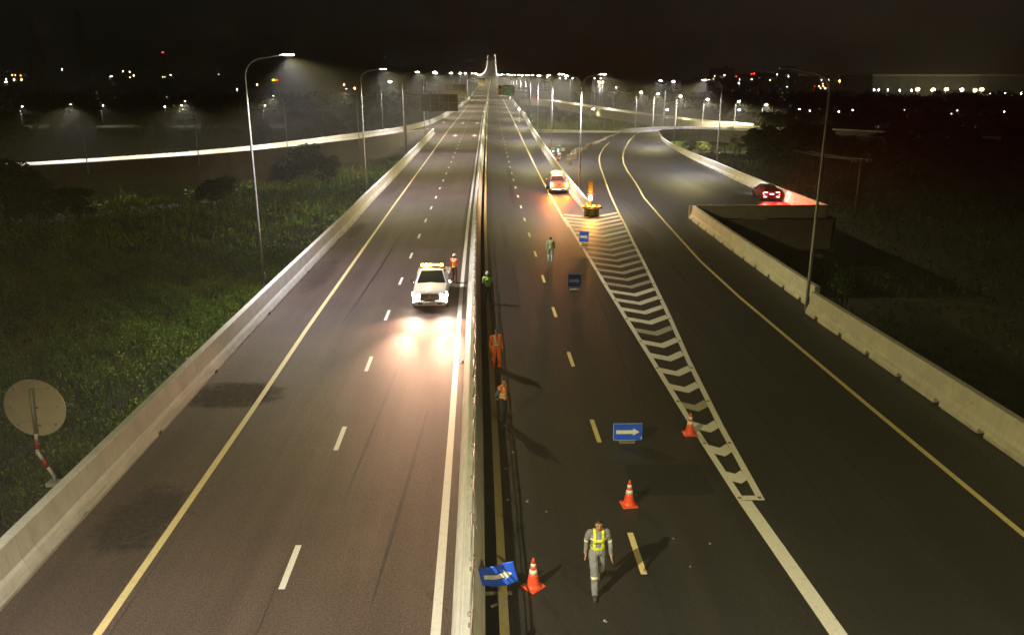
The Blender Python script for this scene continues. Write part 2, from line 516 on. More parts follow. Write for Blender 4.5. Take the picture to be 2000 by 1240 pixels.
def emitter(name, c, s):
    m, t, b = new_mat(name)
    b.inputs['Base Color'].default_value = (.8, .8, .8, 1)
    b.inputs['Emission Color'].default_value = (*c, 1)
    b.inputs['Emission Strength'].default_value = s
    m.cycles.emission_sampling = 'NONE'
    M[name] = m
emitter('lamp_lens', (1, .93, .72), 60)
emitter('lamp_dim', (1, .93, .72), 3)
emitter('lamp_far', (1, .90, .66), 22)
emitter('spark_white', (.92, 1, .95), 30)
emitter('spark_warm', (1, .78, .42), 30)
emitter('spark_orange', (1, .36, .08), 30)
emitter('spark_red', (1, .02, .02), 14)
emitter('spark_blue', (.45, .6, 1), 40)
emitter('spark_yellow', (1, .86, .35), 9)
emitter('headlight', (1, .93, .80), 90)
emitter('amber_lamp', (1, .50, .06), 14)
emitter('amber_hot', (1, .72, .25), 60)
emitter('amber_dim', (1, .42, .04), 1.6)
emitter('tail_red', (1, .03, .03), 12)
emitter('tail_hot', (1, .12, .10), 25)
emitter('hazard', (1, .62, .16), 30)
emitter('plate_lit', (.9, .85, 1), 1.2)

# ------------------------------------------------------------------ lights
def ies_nodes(ld, warm=(1, .86, .36), cool=(1, .93, .98), flat=False):
    """street luminaire: cool straight down, warmer towards the edge of its beam, a little stronger sideways"""
    ld.use_nodes = True
    t = ld.node_tree
    em = [n for n in t.nodes if n.type == 'EMISSION'][0]
    g = t.nodes.new('ShaderNodeNewGeometry')
    s = t.nodes.new('ShaderNodeSeparateXYZ')
    t.links.new(g.outputs['Incoming'], s.inputs[0])
    a = t.nodes.new('ShaderNodeMath'); a.operation = 'ABSOLUTE'
    t.links.new(s.outputs[2], a.inputs[0])
    r = t.nodes.new('ShaderNodeValToRGB')
    e = r.color_ramp.elements
    e[0].position = .40; e[0].color = (*warm, 1)
    e[1].position = .93; e[1].color = (*cool, 1)
    t.links.new(a.outputs[0], r.inputs[0])
    t.links.new(r.outputs[0], em.inputs[0])
    r2 = t.nodes.new('ShaderNodeValToRGB')
    e = r2.color_ramp.elements
    e[0].position = .10; e[0].color = (0, 0, 0, 1)
    e[1].position = 1.0; e[1].color = (.55, .55, .55, 1)
    k = e.new(.30); k.color = (.9, .9, .9, 1)
    k = e.new(.48); k.color = (1, 1, 1, 1)
    k = e.new(.75); k.color = (.75, .75, .75, 1)
    t.links.new(a.outputs[0], r2.inputs[0])
    t.links.new(r2.outputs[0], em.inputs[1])

_lamp_light = {}
def lamp_light(power):
    k = round(power)
    if k in _lamp_light: return _lamp_light[k]
    ld = bpy.data.lights.new('street_light', 'SPOT')
    ld.energy = power; ld.spot_size = math.radians(150); ld.spot_blend = .85
    ld.shadow_soft_size = .12
    ies_nodes(ld)
    _lamp_light[k] = ld
    return ld

def add_light(ld, loc, direction, parent=None, name='light'):
    o = bpy.data.objects.new(name, ld)
    col.objects.link(o)
    d = Vector(direction).normalized()
    o.rotation_euler = d.to_track_quat('-Z', 'Y').to_euler()
    o.location = loc
    if parent is not None: o.parent = parent
    return o

def spot(name, power, color, size, blend, soft, loc, direction, parent=None):
    ld = bpy.data.lights.new(name, 'SPOT')
    ld.energy = power; ld.color = color; ld.spot_size = math.radians(size); ld.spot_blend = blend; ld.shadow_soft_size = soft
    return add_light(ld, loc, direction, parent, name)
def point(name, power, color, soft, loc, parent=None):
    ld = bpy.data.lights.new(name, 'POINT')
    ld.energy = power; ld.color = color; ld.shadow_soft_size = soft
    return add_light(ld, loc, (0, 0, -1), parent, name)

# ------------------------------------------------------------------ road geometry
sft = interp([(-60, .5), (-20, .3), (0, .13), (14, .03), (24, -.11), (31, -.23), (38, -.36), (45, -.45), (53, -.54), (60, -.61), (68, -.68), (76, -.72), (110, -.85), (160, -.95), (240, -1.1), (330, -.9), (457, -.5), (700, -.3), (1000, .5), (1364, 2.6), (2000, 4.6), (2300, 5.5)])
def zp(Y):
    """the main road climbs gently, then steeply up the bridge"""
    if Y < 80: return 0.0
    if Y < 120: return .0117 * (Y - 80) ** 2 / 80
    if Y < 900: return .0117 * (Y - 100)
    z = .0117 * 800
    if Y < 1606: return z + .0117 * (Y - 900) + 4.27e-5 * (Y - 900) ** 2
    z1 = z + .0117 * 706 + 4.27e-5 * 706 ** 2
    if Y < 1900: return z1 + .072 * (Y - 1606)
    return z1 + .072 * 294 + .072 * (Y - 1900) - .072 / 400 * (Y - 1900) ** 2
YS = [-30, -20, -10, 0] + list(np.arange(6, 84, 3)) + list(np.arange(84, 300, 8)) + list(np.arange(300, 700, 25)) + list(np.arange(700, 2180, 40))
YS = [float(y) for y in YS]
left_in = interp([(-60, -10.2), (0, -10.5), (15, -10.72), (20, -10.86), (26, -10.93), (42, -11.12), (67, -11.3), (76, -11.5), (106, -11.7), (175, -11.8), (176, -20.2), (190, -17.2), (205, -15.0), (237, -13.4), (287, -11.7), (310, -11.4), (420, -10.3), (700, -11.2), (1000, -11.6), (1364, -7.6), (2000, -5.6), (2300, -4.7)])
_mr = [(70.5, 8.28), (89, 8.25), (114, 8.45), (170, 8.8), (245, 9.9), (411, 9.7), (700, 9.6), (1000, 10.0), (1364, 12.1), (2000, 14.1), (2300, 15.0)]
main_right = interp([(-60, 8.9), (66, 8.25)] + _mr)
seam = interp([(-60, 8.9), (-30, 8.4), (13.8, 7.15), (19.4, 6.86), (25, 6.72), (36, 6.6), (52, 6.45), (68, 6.32)] + _mr)
def strip_mesh(xl, xr, ys, dz=0.0, mb=None, m=0):
    mb = mb or MB()
    vs = []; fs = []
    for y in ys:
        z = zp(y) + dz
        vs.append((xl(y), y, z)); vs.append((xr(y), y, z))
    for i in range(len(ys) - 1):
        fs.append((2 * i, 2 * i + 1, 2 * i + 3, 2 * i + 2))
    return mb.add(vs, fs, m)

GZ = -5.0
mb = MB()
mb.poly([(-3000, -100, GZ), (3000, -100, GZ), (3000, 5500, GZ), (-3000, 5500, GZ)])
g = mb.build('ground', M['earth']); tag(g, kind='structure')

ys_l = [y for y in YS if y <= 175] + [175.0]
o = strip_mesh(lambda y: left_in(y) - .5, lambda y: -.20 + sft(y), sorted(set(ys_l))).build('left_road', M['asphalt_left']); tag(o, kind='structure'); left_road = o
ys_f = [175.0] + [y for y in YS if y > 176]
mb = strip_mesh(lambda y: left_in(max(y, 176.0)) - .5, lambda y: -.20 + sft(y), ys_f)
o = mb.build('left_road', M['asphalt_left'], left_road); o.name = 'far_carriageway'
YS = sorted(YS + [13.8, 19.4, 25, 52, 68, 70.5])
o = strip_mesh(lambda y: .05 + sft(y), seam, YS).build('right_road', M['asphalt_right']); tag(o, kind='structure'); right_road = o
# deck sides and undersides
mb = MB()
def wall_strip(xf, ys, z0, z1, mb):
    vs = []; fs = []
    for y in ys:
        z = zp(y)
        vs.append((xf(y), y, z + z0)); vs.append((xf(y), y, z + z1))
    for i in range(len(ys) - 1): fs.append((2 * i, 2 * i + 2, 2 * i + 3, 2 * i + 1))
    mb.add(vs, fs)
wall_strip(lambda y: left_in(y) - .52, sorted(set(ys_l)), GZ, -.002, mb)
o = mb.build('road_side_wall', M['concrete_dark'], left_road)

# gore / ramp deck --------------------------------------------------------
mb = MB()
def RO(y):   # outer edge of the paved ramp deck
    return interp([(-60, 16.9), (14, 16.5), (37.9, 16.45), (38.0, 17.0), (67, 17.6)])(y) if y < 67 else interp([(67, 29.6), (104, 30.3), (120, 30.9), (141, 32.0), (160, 34.0), (176.5, 36.9)])(y)
yy1 = [y for y in YS if y < 66.9] + [66.9]
yy2 = [66.9] + [y for y in YS if 67 < y < 176] + [176.5]
strip_mesh(seam, RO, yy1, 0, mb)
strip_mesh(seam, lambda y: interp([(66.9, 29.6), (104, 30.3), (120, 30.9), (141, 32.0), (160, 34.0), (176.5, 36.9)])(y), yy2, 0, mb)
outer = [(9.4, 187), (29, 178.5), (31, 186), (34, 191.5), (40, 196), (47, 197.5), (54, 195.5), (60, 190.5), (70, 180), (85, 165), (110, 140)]
inner = [(9.4, 176.5), (36.9, 176.5), (37.6, 181), (40.1, 185.5), (44, 188), (48, 187.5), (53, 183.5), (58, 177), (66, 168), (80, 153), (104, 128)]
vs = []; fs = []
for i, (a, b_) in enumerate(zip(outer, inner)):
    vs += [(a[0], a[1], 0), (b_[0], b_[1], 0)]
for i in range(len(outer) - 1): fs.append((2 * i, 2 * i + 1, 2 * i + 3, 2 * i + 2))
mb.add(vs, fs)
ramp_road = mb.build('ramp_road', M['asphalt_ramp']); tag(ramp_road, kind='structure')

def shift_poly(pts, d):
    out_ = []
    n = len(pts)
    for i, p in enumerate(pts):
        a = Vector(pts[max(0, i - 1)]); b_ = Vector(pts[min(n - 1, i + 1)])
        t = (b_ - a); t = Vector((t.x, t.y)).normalized()
        out_.append((p[0] + t.y * d, p[1] - t.x * d))
    return out_

# ------------------------------------------------------------------ barriers
# profile: (offset away from the traffic, height); toe at 0
NJ = [(0, -.02), (0, .08), (.10, .36), (.155, .46), (.22, 1.08), (.24, 1.10), (.47, 1.10), (.49, 1.08), (.49, -1.7)]
def resample(pts, step):
    P = [Vector((p[0], p[1])) for p in pts]
    out_ = [P[0].copy()]; acc = 0
    L_ = [0]
    for i in range(1, len(P)): L_.append(L_[-1] + (P[i] - P[i - 1]).length)
    tot = L_[-1]; n = max(1, round(tot / step))
    res = []
    for k in range(n + 1):
        s_ = tot * k / n
        i = max(0, min(len(P) - 2, int(np.searchsorted(L_, s_, side='right')) - 1))
        f = (s_ - L_[i]) / max(1e-6, (L_[i + 1] - L_[i]))
        res.append(P[i].lerp(P[i + 1], min(1, max(0, f))))
    return res
def barrier_run(name, label, pts, side, step, material, prof=NJ, gap=.025, notch=False, zfun=None, cat='barrier', parent=None, part='barrier_segment', jitter=.0, sub=1):
    """pts: toe line; side=+1 barrier lies to the right of the walking direction. One part per precast segment."""
    root = parent or empty(name, (0, 0, 0), 0, label, cat)
    Q = resample(pts, step)
    zf = zfun or (lambda x, y: 0.0)
    for i in range(len(Q) - 1):
        a, b_ = Q[i], Q[i + 1]
        t = (b_ - a); Ls = t.length; t.normalize()
        nrm = Vector((t.y, -t.x)) * side
        a2 = a + t * gap / 2; b2 = b_ - t * gap / 2
        jx = R.uniform(-jitter, jitter)
        mb = MB()
        secs = [0.0, 1.0]
        cuts = []
        if notch:
            L2 = (b2 - a2).length
            n0, n1 = .5 - .17 / L2, .5 + .17 / L2
            secs = [0, n0, n1, 1]
        for k in range(len(secs) - 1):
            pa = a2.lerp(b2, secs[k]); pb = a2.lerp(b2, secs[k + 1])
            pf = prof
            if notch and k == 1:
                pf = [(.30, -.02), (.30, .17), (.05, .17)] + prof[2:]
            vs = []
            for (p) in (pa, pb):
                z0 = zf(p.x, p.y)
                for (d, z) in pf:
                    q = p + nrm * (d + jx)
                    vs.append((q.x, q.y, z0 + z))
            n = len(pf)
            fs = [(j, j + 1, n + j + 1, n + j) for j in range(n - 1)]
            fs += [tuple(range(n)), tuple(range(2 * n - 1, n - 1, -1))]
            if side > 0: fs = [tuple(reversed(f)) for f in fs]
            mb.add(vs, fs)
        mb.build(part, material, root)
    return root

def line_pts(f, ys): return [(f(y), y) for y in ys]
barrier_run('parapet_wall', 'long pale concrete parapet along the left edge of the left carriageway, nearest the round sign', line_pts(left_in, [-20, 0, 15, 20, 26, 42, 67, 76, 106, 140, 160, 174]), -1, 12.0, M['concrete_white'], gap=.010, cat='parapet', zfun=lambda x, y: zp(y))
def zroad(x, y): return zp(y)
far_left = line_pts(left_in, [200, 234, 282, 368, 400, 500, 636, 800, 950, 1100, 1250, 1400, 1550, 1700, 1850, 2000])
main_r_pts = line_pts(main_right, [70.5, 89, 114, 170, 200, 245, 300, 411, 500, 614])
barrier_run('divider_wall', 'concrete barrier on the right edge of the main carriageway, starting behind the striped crash cushion', main_r_pts, 1, 8.0, M['concrete_white'], cat='barrier', zfun=lambda x, y: zp(y))
def far_rail(name, label, f, y0, side, y1=2050):
    root = empty(name, (0, 0, 0), 0, label, 'parapet')
    ys = list(np.arange(y0, y1, 40))
    mb = MB()
    prof = NJ
    vs = []; n = len(prof)
    for y in ys:
        for (d, z) in prof: vs.append((f(y) + side * d, y, zp(y) + z))
    fs = []
    for i in range(len(ys) - 1):
        for j in range(n - 1):
            q = (i * n + j, i * n + j + 1, (i + 1) * n + j + 1, (i + 1) * n + j)
            fs.append(q if side < 0 else tuple(reversed(q)))
    mb.add(vs, fs)
    mb.m = [1 if (mb.v[f[0]][1] > 560) else 0 for f in mb.f]
    mb.build('wall_run', [M['concrete_white'], M['concrete_dark']], root)
    mb = MB()
    wall_strip(lambda y: f(y) + side * .5, ys, -3.0, .0, mb)
    mb.build('deck_edge', M['concrete_dark'], root)
    # bridge piers under the rising part
    for y in ys:
        if zp(y) > 6 and side < 0:
            MB().box((f(y) + 9, y, (zp(y) - 3 + GZ) / 2), (14, 2.2, zp(y) - 3 - GZ)).build('pier', M['concrete_dark'], root)
    return root
far_rail('bridge_parapet', 'left parapet climbing the distant bridge', lambda y: left_in(y), 206, -1)
far_rail('bridge_parapet', 'right parapet climbing the distant bridge', lambda y: main_right(y), 614, 1)

# right ramp walls
barrier_run('ramp_wall', 'near concrete barrier on the right of the exit ramp, in front of the unlit lamp post', [(16.35, -20), (16.05, 5), (15.98, 15), (15.9, 26), (15.7, 37.85)], 1, 2.65, M['concrete'], notch=True, gap=.012)
barrier_run('ramp_wall', 'stretch of concrete barrier between the unlit lamp post and the dark drop', [(16.30, 38.9), (16.35, 43), (16.55, 53), (16.8, 64), (16.95, 67.35)], 1, 2.55, M['concrete_white'], notch=True, gap=.012)
barrier_run('ramp_wall', 'concrete barrier beside the dark red car, curving with the loop ramp', [(28.45, 67.2), (28.6, 80), (29.1, 95), (29.6, 104.3), (30.1, 120.3), (31.2, 141), (33.2, 158), (36.0, 174), (36.9, 180), (39.4, 185.6), (43.6, 188.4), (48.4, 187.9), (53.6, 183.8), (58.6, 177.3), (66.6, 168.4), (80, 153.6)], 1, 2.7, M['concrete_white'], notch=True, gap=.012)
barrier_run('ramp_wall', 'outer concrete barrier round the far bend of the loop ramp', [(29.3, 179.5), (31.4, 186), (34.3, 191), (40, 195.5), (47, 197), (54, 195), (60, 190), (70, 179.5), (85, 164.5)], -1, 3.0, M['concrete_white'], gap=.012)
barrier_run('cross_wall', 'straight pale barrier crossing behind the tumbled concrete blocks', [(9.9, 187.2), (28.7, 178.4)], -1, 6.0, M['concrete_white'], cat='barrier')
MB().box((11.5, 185.2, .12), (6.4, .9, .3), rz=-.43).build('kerb_ledge', M['concrete'], bpy.data.objects['cross_wall'])
# closing wall at the end of the wide deck
rt = empty('end_wall', (16.9, 67, 0), 0, 'dark end wall closing the wide deck behind the red car', 'wall')
for k in range(4):
    a = .02 + k * 2.97; w = 2.95
    MB().box((a + w / 2, .2, .55), (w, .22, 1.10), bev=.015).build('wall_panel', M['concrete'], rt)
MB().box((6.1, .02, -1.4), (12.6, .35, 2.6)).build('edge_beam', M['concrete_dark'], rt)
MB().box((6.1, 1.4, -3.9), (12.2, 1.4, 2.35)).build('abutment', M['concrete_dark'], rt)
mb = MB(); wall_strip(lambda y: RO(y) + .02, [-30, 0, 20, 37.9, 38, 50, 66.8], -1.6, -.004, mb); mb.build('deck_edge', M['concrete_dark'], ramp_road)
mb = MB(); wall_strip(lambda y: interp([(66.9, 29.6), (104, 30.3), (120, 30.9), (141, 32.0), (160, 34.0), (176.5, 36.9)])(y), yy2, -3, -.004, mb); mb.build('deck_edge', M['concrete_dark'], ramp_road)

# left viaduct ----------------------------------------------------------------
LB = [(-110, 66), (-90, 80), (-75, 91), (-58.4, 102.9), (-53.0, 106.9), (-42.0, 116.6), (-36.3, 123.4), (-28.6, 136.0), (-24.0, 145.2), (-17.4, 161.4), (-12.9, 174.5)]
LA = [(-112.5, 69), (-92.5, 83), (-77.3, 94.3), (-60.6, 106.4), (-55.6, 110.4), (-45.2, 121.0), (-39.8, 128.6), (-33.0, 143.5), (-30.0, 151.5), (-24.6, 164.5), (-20.4, 175.8)]
mb = MB(); vs = []; fs = []
for a, b_ in zip(LA, LB): vs += [(a[0], a[1], zp(a[1])), (b_[0], b_[1], zp(b_[1]))]
for i in range(len(LA) - 1): fs.append((2 * i, 2 * i + 2, 2 * i + 3, 2 * i + 1))
fs = [tuple(reversed(f)) for f in fs]
mb.add(vs, fs)
slip = mb.build('slip_road', M['asphalt_left']); tag(slip, kind='structure')
lbi = shift_poly(LB, -.5)
barrier_run('slip_wall', 'near side barrier of the viaduct that joins from the left', lbi, 1, 5.0, M['concrete_dark'], cat='barrier', zfun=lambda x, y: zp(y))  # same concrete as the far side, its shade put into a darker colour
barrier_run('slip_wall', 'far side barrier of the viaduct that joins from the left, brightly lit', LA + [(-17.4, 190), (-15.2, 205)], -1, 5.0, M['concrete_lit'], cat='barrier', zfun=lambda x, y: zp(y))
vsx = empty('viaduct_side', (0, 0, 0), 0, 'dark concrete side of the left viaduct with its piers', 'viaduct')
for i in range(len(LB) - 1):
    a, b_ = Vector(LB[i]), Vector(LB[i + 1]); c = (a + b_) / 2; d = b_ - a
    n = Vector((-d.y, d.x)).normalized()
    ang = math.atan2(d.y, d.x)
    cc = c + n * .6
    MB().box((cc.x, cc.y, -1.5), (d.length + .02 - .05, 1.0, 1.9), rz=ang).build('girder', M['concrete_dark'], vsx)
    cc = c + n * 4
    cc = c + n * .9
    MB().box((cc.x, cc.y, -3.75), (d.length - .06, .4, 2.5), rz=ang).build('wall_panel', M['concrete_dark'], vsx)

# median ---------------------------------------------------------------------
med = empty('median_barrier', (0, 0, 0), 0, 'long concrete median barrier between the two carriageways with a pipe rail on top', 'barrier')
MP = [(-.91, -.02), (-.91, .08), (-.80, .34), (-.73, .44), (-.655, 1.12), (-.64, 1.14), (-.445, 1.14), (-.43, 1.12), (-.29, .36), (-.20, .08), (-.20, -.9)]
segY = list(np.arange(-12, 200, 6.0))
for i in range(len(segY) - 1):
    y0, y1 = segY[i] + .012, segY[i + 1] - .012
    vs = []
    n = len(MP)
    j_ = R.uniform(-.006, .006)
    for y in (y0, y1):
        for (d, z) in MP: vs.append((d + sft(y) + j_, y, z + zp(y)))
    fs = [(j, j + 1, n + j + 1, n + j) for j in range(n - 1)] + [tuple(range(n)), tuple(range(2 * n - 1, n - 1, -1))]
    mb = MB(); mb.add(vs, fs); mb.build('barrier_segment', M['concrete_white'], med)
mb = MB(); vs = []; n = len(MP); ysb = list(np.arange(198, 700, 12)) + list(np.arange(700, 2060, 40))
for y in ysb:
    for (d, z) in MP: vs.append((d + sft(y), y, zp(y) + z))
mb.add(vs, [(i * n + j, i * n + j + 1, (i + 1) * n + j + 1, (i + 1) * n + j) for i in range(len(ysb) - 1) for j in range(n - 1)])
mb.build('far_segment', M['concrete_white'], med)
# pipe rail with clamps
for k in range(52):
    y = 9.2 + k * 1.82
    x = sft(y) - .47
    mb = MB()
    mb.tube([(x, y, 1.12), (x, y, 1.42)], .022, 6)
    mb.box((x, y, 1.15), (.12, .12, .03))
    mb.sphere((x - .04, y, 1.42), .035, 0, 8, 6); mb.sphere((x + .045, y + .03, 1.38), .035, 0, 8, 6)
    mb.box((x, y, 1.40), (.13, .05, .05))
    mb.build('post', M['galv'], med)
    if k < 51:
        y2 = y + 1.82; x2 = sft(y2) - .47
        a = .045 if k % 3 == 0 else 0
        MB().tube([(x - .02, y - .1, 1.42), (x2 + .02 - a, y2 + .1, 1.42)], .023, 6).build('rail', M['galv'], med)
        MB().tube([(x + .03, y, 1.25), (x2 + .03, y2, 1.27)], .014, 6).build('rail', M['galv'], med)
for (y0, y1, dr) in ((14.5, 17.2, .5), (18.3, 20.6, .6), (22.4, 25.4, .55), (25.8, 27.6, .5), (29.3, 31.5, .45), (33.4, 35.6, .5)):
    p = []
    for i in range(9):
        f = i / 8; y = y0 + (y1 - y0) * f
        z = 1.38 - dr * math.sin(PI * f) * (1 - .3 * f)
        x = sft(y) - .40 + max(0, (1.14 - z)) * .2
        p.append((x, y, z))
    c_ = MB().tube(p, .007, 5).build('cable', M['cable'])
    tag(c_, 'thin pale cable sagging from the median rail down the grey side', 'cable', 'sagging cables on the median')

# ------------------------------------------------------------------ road markings
def marking(name, pts, m, parent, dz=.005):
    dz = dz + (0 if pts[0][1] < 80 else .012)
    mb = MB(); mb.poly([(p[0], p[1], zp(p[1]) + dz) for p in pts]); return mb.build(name, m, parent)
def long_line(name, f, w, ys, m, parent, dz=.005):
    return strip_mesh(lambda y: f(y) - w / 2, lambda y: f(y) + w / 2, ys, dz).build(name, m, parent)
ysl = [y for y in YS if y <= 190] + [192.0]
YSF = [y for y in YS if y < 2080]
long_line('edge_line', lambda y: -1.25 + sft(y) + .0, .21, YSF, M['paint_white'], left_road)
yl = interp([(-60, -7.5), (0, -8.0), (14, -8.27), (26, -8.45), (36, -8.68), (76, -9.2), (100, -9.4), (180, -9.55), (265, -9.2), (450, -8.6), (1000, -8.2), (1364, -5), (2000, -3.0), (2300, -2)])
long_line('edge_line', yl, .19, YSF, M['paint_yellow'], left_road)
mb = MB(); KY = [y for y in YSF if y < 600]
strip_mesh(lambda y: .09 + sft(y), lambda y: .29 + sft(y), KY, .11, mb)
wall_strip(lambda y: .09 + sft(y), KY, -.9, .11, mb); wall_strip(lambda y: .29 + sft(y), KY, 0, .11, mb)
mb.build('kerb', M['paint_yellow'], right_road)
long_line('edge_line', lambda y: .19 + sft(y), .16, [y for y in YSF if y > 590], M['paint_yellow'], right_road, .006)
rl = interp([(-60, 9.2), (14, 7.05), (19.5, 6.88), (25, 6.72), (36, 6.55), (43, 6.48), (55, 6.33), (68, 6.18), (84, 6.14), (147, 6.2), (221, 6.4), (468, 6.6), (1000, 7.3), (1364, 9.5), (2000, 11.5), (2300, 12.4)])
# main right edge line beyond the gore
long_line('edge_line', rl, .2, [y for y in YSF if y > 60], M['paint_yellow'], right_road)
ld_ = lambda y: -4.83 + sft(y) - .0
for k in range(-1, 42):
    y0 = 15.7 + k * 7.14
    if y0 > 300: break
    for (f, par, ph) in ((ld_, left_road, 0), (lambda y: 3.52 + sft(y), right_road, .35)):
        a = y0 + ph; b_ = a + 1.8
        m = M['paint_white'] if par is left_road else M['paint_yellow']
        marking('lane_dash', [(f(a) - .075, a), (f(a) + .075, a), (f(b_) + .075, b_), (f(b_) - .075, b_)], m, par)
for k in range(42, 110):
    y0 = 15.7 + k * 7.14
    for (f, par) in ((ld_, left_road), (lambda y: 3.52 + sft(y), right_road)):
        marking('lane_dash', [(f(y0) - .08, y0), (f(y0) + .08, y0), (f(y0) + .08, y0 + 1.8), (f(y0) - .08, y0 + 1.8)], M['paint_white'], par)
# gore: wide line in front, then the chevrons
gl = interp([(-30, 8.3), (13.8, 7.18), (19.4, 6.93)])
long_line('gore_line', gl, .38, [-30, -10, 0, 13.8, 17, 19.38], M['paint_white'], ramp_road, .0052)
chL = interp([(19.4, 6.74), (25, 6.62), (32, 6.55), (36, 6.50), (43, 6.42), (52, 6.36), (60, 6.28), (68, 6.22)])
chR = interp([(19.4, 7.50), (24.4, 7.76), (31, 8.26), (37.5, 8.88), (42.5, 9.30), (50, 9.92), (57, 10.45), (64.3, 11.06), (69, 11.35), (82.6, 12.5), (97.6, 13.95), (110, 15.13), (119, 16.16), (126.8, 17.31), (139.4, 19.62), (151.2, 22.36)])
yc = [19.4, 25, 32, 36, 43, 52, 60, 68]
strip_mesh(chL, lambda y: chL(y) + .2, yc, .0052).build('gore_border', M['paint_white'], ramp_road)
yr = [19.4, 24.4, 31, 37.5, 42.5, 50, 57, 64.3]
strip_mesh(lambda y: chR(y) - .2, chR, yr, .0052).build('gore_border', M['paint_white'], ramp_road)
strip_mesh(lambda y: chR(y) - .16, chR, [64.32, 69, 82.6, 97.6, 110, 119, 126.8, 139.4, 151.2], .0052).build('edge_line', M['paint_yellow'], ramp_road)
marking('gore_border', [(6.78, 19.41), (7.46, 19.41), (7.43, 19.66), (6.96, 19.66)], M['paint_white'], ramp_road, .0058)
k = 0
while True:
    ya = 20.35 + 1.745 * k
    if ya > 67.5: break
    th = .60 if ya < 30 else .64
    def vshape(ya_, th_):
        xm = (chL(ya_) + chR(ya_)) / 2
        def arm(xe_fn, sgn):
            # solve for the end of the arm on the border
            y_ = ya_
            for _ in range(12):
                xe = xe_fn(y_)
                y_ = ya_ + abs(xe - xm) * (.72 if sgn < 0 else 1.0)
            return xe, y_
        xl_, yl_ = arm(lambda y: chL(y) + .19, -1)
        xr_, yr_ = arm(lambda y: chR(y) - .19, 1)
        return [(xl_, yl_), (xm, ya_), (xr_, yr_), (xr_ + .0, yr_ + th_), (xm, ya_ + th_), (xl_ - .0, yl_ + th_)]
    P_ = vshape(ya, th)
    worn = 44 < ya < 58
    mb = MB()
    z = .0046
    mb.add([(p[0], p[1], z) for p in P_], [(0, 1, 4, 5), (1, 2, 3, 4)])
    mb.build('chevron_stripe', M['paint_worn'] if worn or k % 5 == 3 else M['paint_white'], ramp_road)
    k += 1
# road studs on the gore borders
stud_pts = []
for k in range(11):
    y = 19.53 + k * 3.5
    for xx in (chL(y) + .10, chR(y) - .12):
        MB().box((xx, y, .018), (.11, .09, .025), taper=.7).build('road_stud', M['sign_brown'], ramp_road)
ryl = interp([(-30, 13.9), (14, 13.55), (26, 13.42), (41, 13.36), (50, 13.55), (65, 14.47), (79.4, 15.43), (92.8, 16.87), (104.6, 17.91), (114.3, 18.97), (124, 20.4), (136, 22.6), (154.4, 26.5), (170, 30.4), (176, 32.2)])
strip_mesh(lambda y: ryl(y) - .09, lambda y: ryl(y) + .09, [-30, 0, 14, 20, 26, 33, 41, 45, 50, 57, 65, 72, 79.4, 86, 92.8, 104.6, 114.3, 124, 130, 136, 145, 154.4, 162, 170, 176], .005).build('edge_line', M['paint_yellow'], ramp_road)
# lane arrows on the far left carriageway
for (px, py) in ((905, 241), (930.5, 241), (890, 265), (921.5, 265), (875, 239)):
    p = at(px, py)
    mb = MB()
    a = .18; L_ = 4.5
    p.y = {241: 212, 265: 168, 239: 216}[py]; p.x = {905: -7.1, 930.5: -3.4, 890: -7.25, 921.5: -3.3, 875: -12.3}[px]
    zz = zp(p.y) + .03
    mb.add([(p.x - a, p.y, zz), (p.x + a, p.y, zz), (p.x + a, p.y + 3, zz + .035), (p.x - a, p.y + 3, zz + .035), (p.x - .7, p.y, zz), (p.x + .7, p.y, zz), (p.x, p.y - 2.6, zz - .03)], [(0, 1, 2, 3), (4, 6, 5)])
    mb.build('lane_arrow', M['paint_white'], left_road)
# sealed joints and tyre marks on the asphalt
mat('sealant', (.012, .012, .011), .55, var=.2, scale=3)
mat('tyre_mark', (.016, .015, .014), .7, var=.5, scale=2)
def wiggle(f, amp, k_): return lambda y: f(y) + amp * math.sin(y * .7 + k_) * math.sin(y * .23 + k_ * 2)
for f, w, par in ((lambda y: -4.98 + sft(y), .022, left_road), (lambda y: -8.05 + sft(y), .018, left_road), (lambda y: 3.68 + sft(y), .022, right_road)):
    f2 = wiggle(f, .012, R.uniform(0, 6))
    ys_ = list(np.arange(6, 110, 1.5))
    strip_mesh(lambda y: f2(y) - w / 2, lambda y: f2(y) + w / 2, ys_, .0022).build('joint_seam', M['sealant'], par)
for (xa, xb, ya, yb, w, par) in ((-2.7, -2.35, 15, 27, .11, left_road), (-4.1, -3.8, 20, 38, .10, left_road), (1.5, 1.25, 30, 52, .10, right_road), (5.2, 5.75, 26, 44, .11, right_road), (9.0, 9.5, 16, 40, .12, ramp_road), (10.6, 11.6, 14, 52, .12, ramp_road), (12.2, 13.0, 60, 88, .13, ramp_road), (-7.2, -6.9, 36, 62, .10, left_road)):
    ys_ = list(np.arange(ya, yb, 1.0))
    fx = lambda y: xa + (xb - xa) * (y - ya) / (yb - ya) + .10 * math.sin((y - ya) * .13)
    wf = lambda y: w * .5 * min(1, (y - ya) / 3 + .15, (yb - y) / 3 + .15)
    strip_mesh(lambda y: fx(y) - wf(y), lambda y: fx(y) + wf(y), ys_, .0030).build('tyre_mark', M['tyre_mark'], par)
for (xa, xb, y) in ((-10.2, -1.9, 29.6), (.5, 6.3, 21.75), (-9.9, -2.0, 52.4), (.4, 5.9, 47.0)):
    mb = MB(); pts = [(xa + (xb - xa) * i / 16, y + .02 * math.sin(i * 1.7), 0) for i in range(17)]
    vs = []
    for p in pts: vs += [(p[0], p[1] - .014, .0026), (p[0], p[1] + .014, .0026)]
    mb.add(vs, [(2 * i, 2 * i + 2, 2 * i + 3, 2 * i + 1) for i in range(16)]); mb.build('joint_seam', M['sealant'], left_road if xb < 0 else right_road)
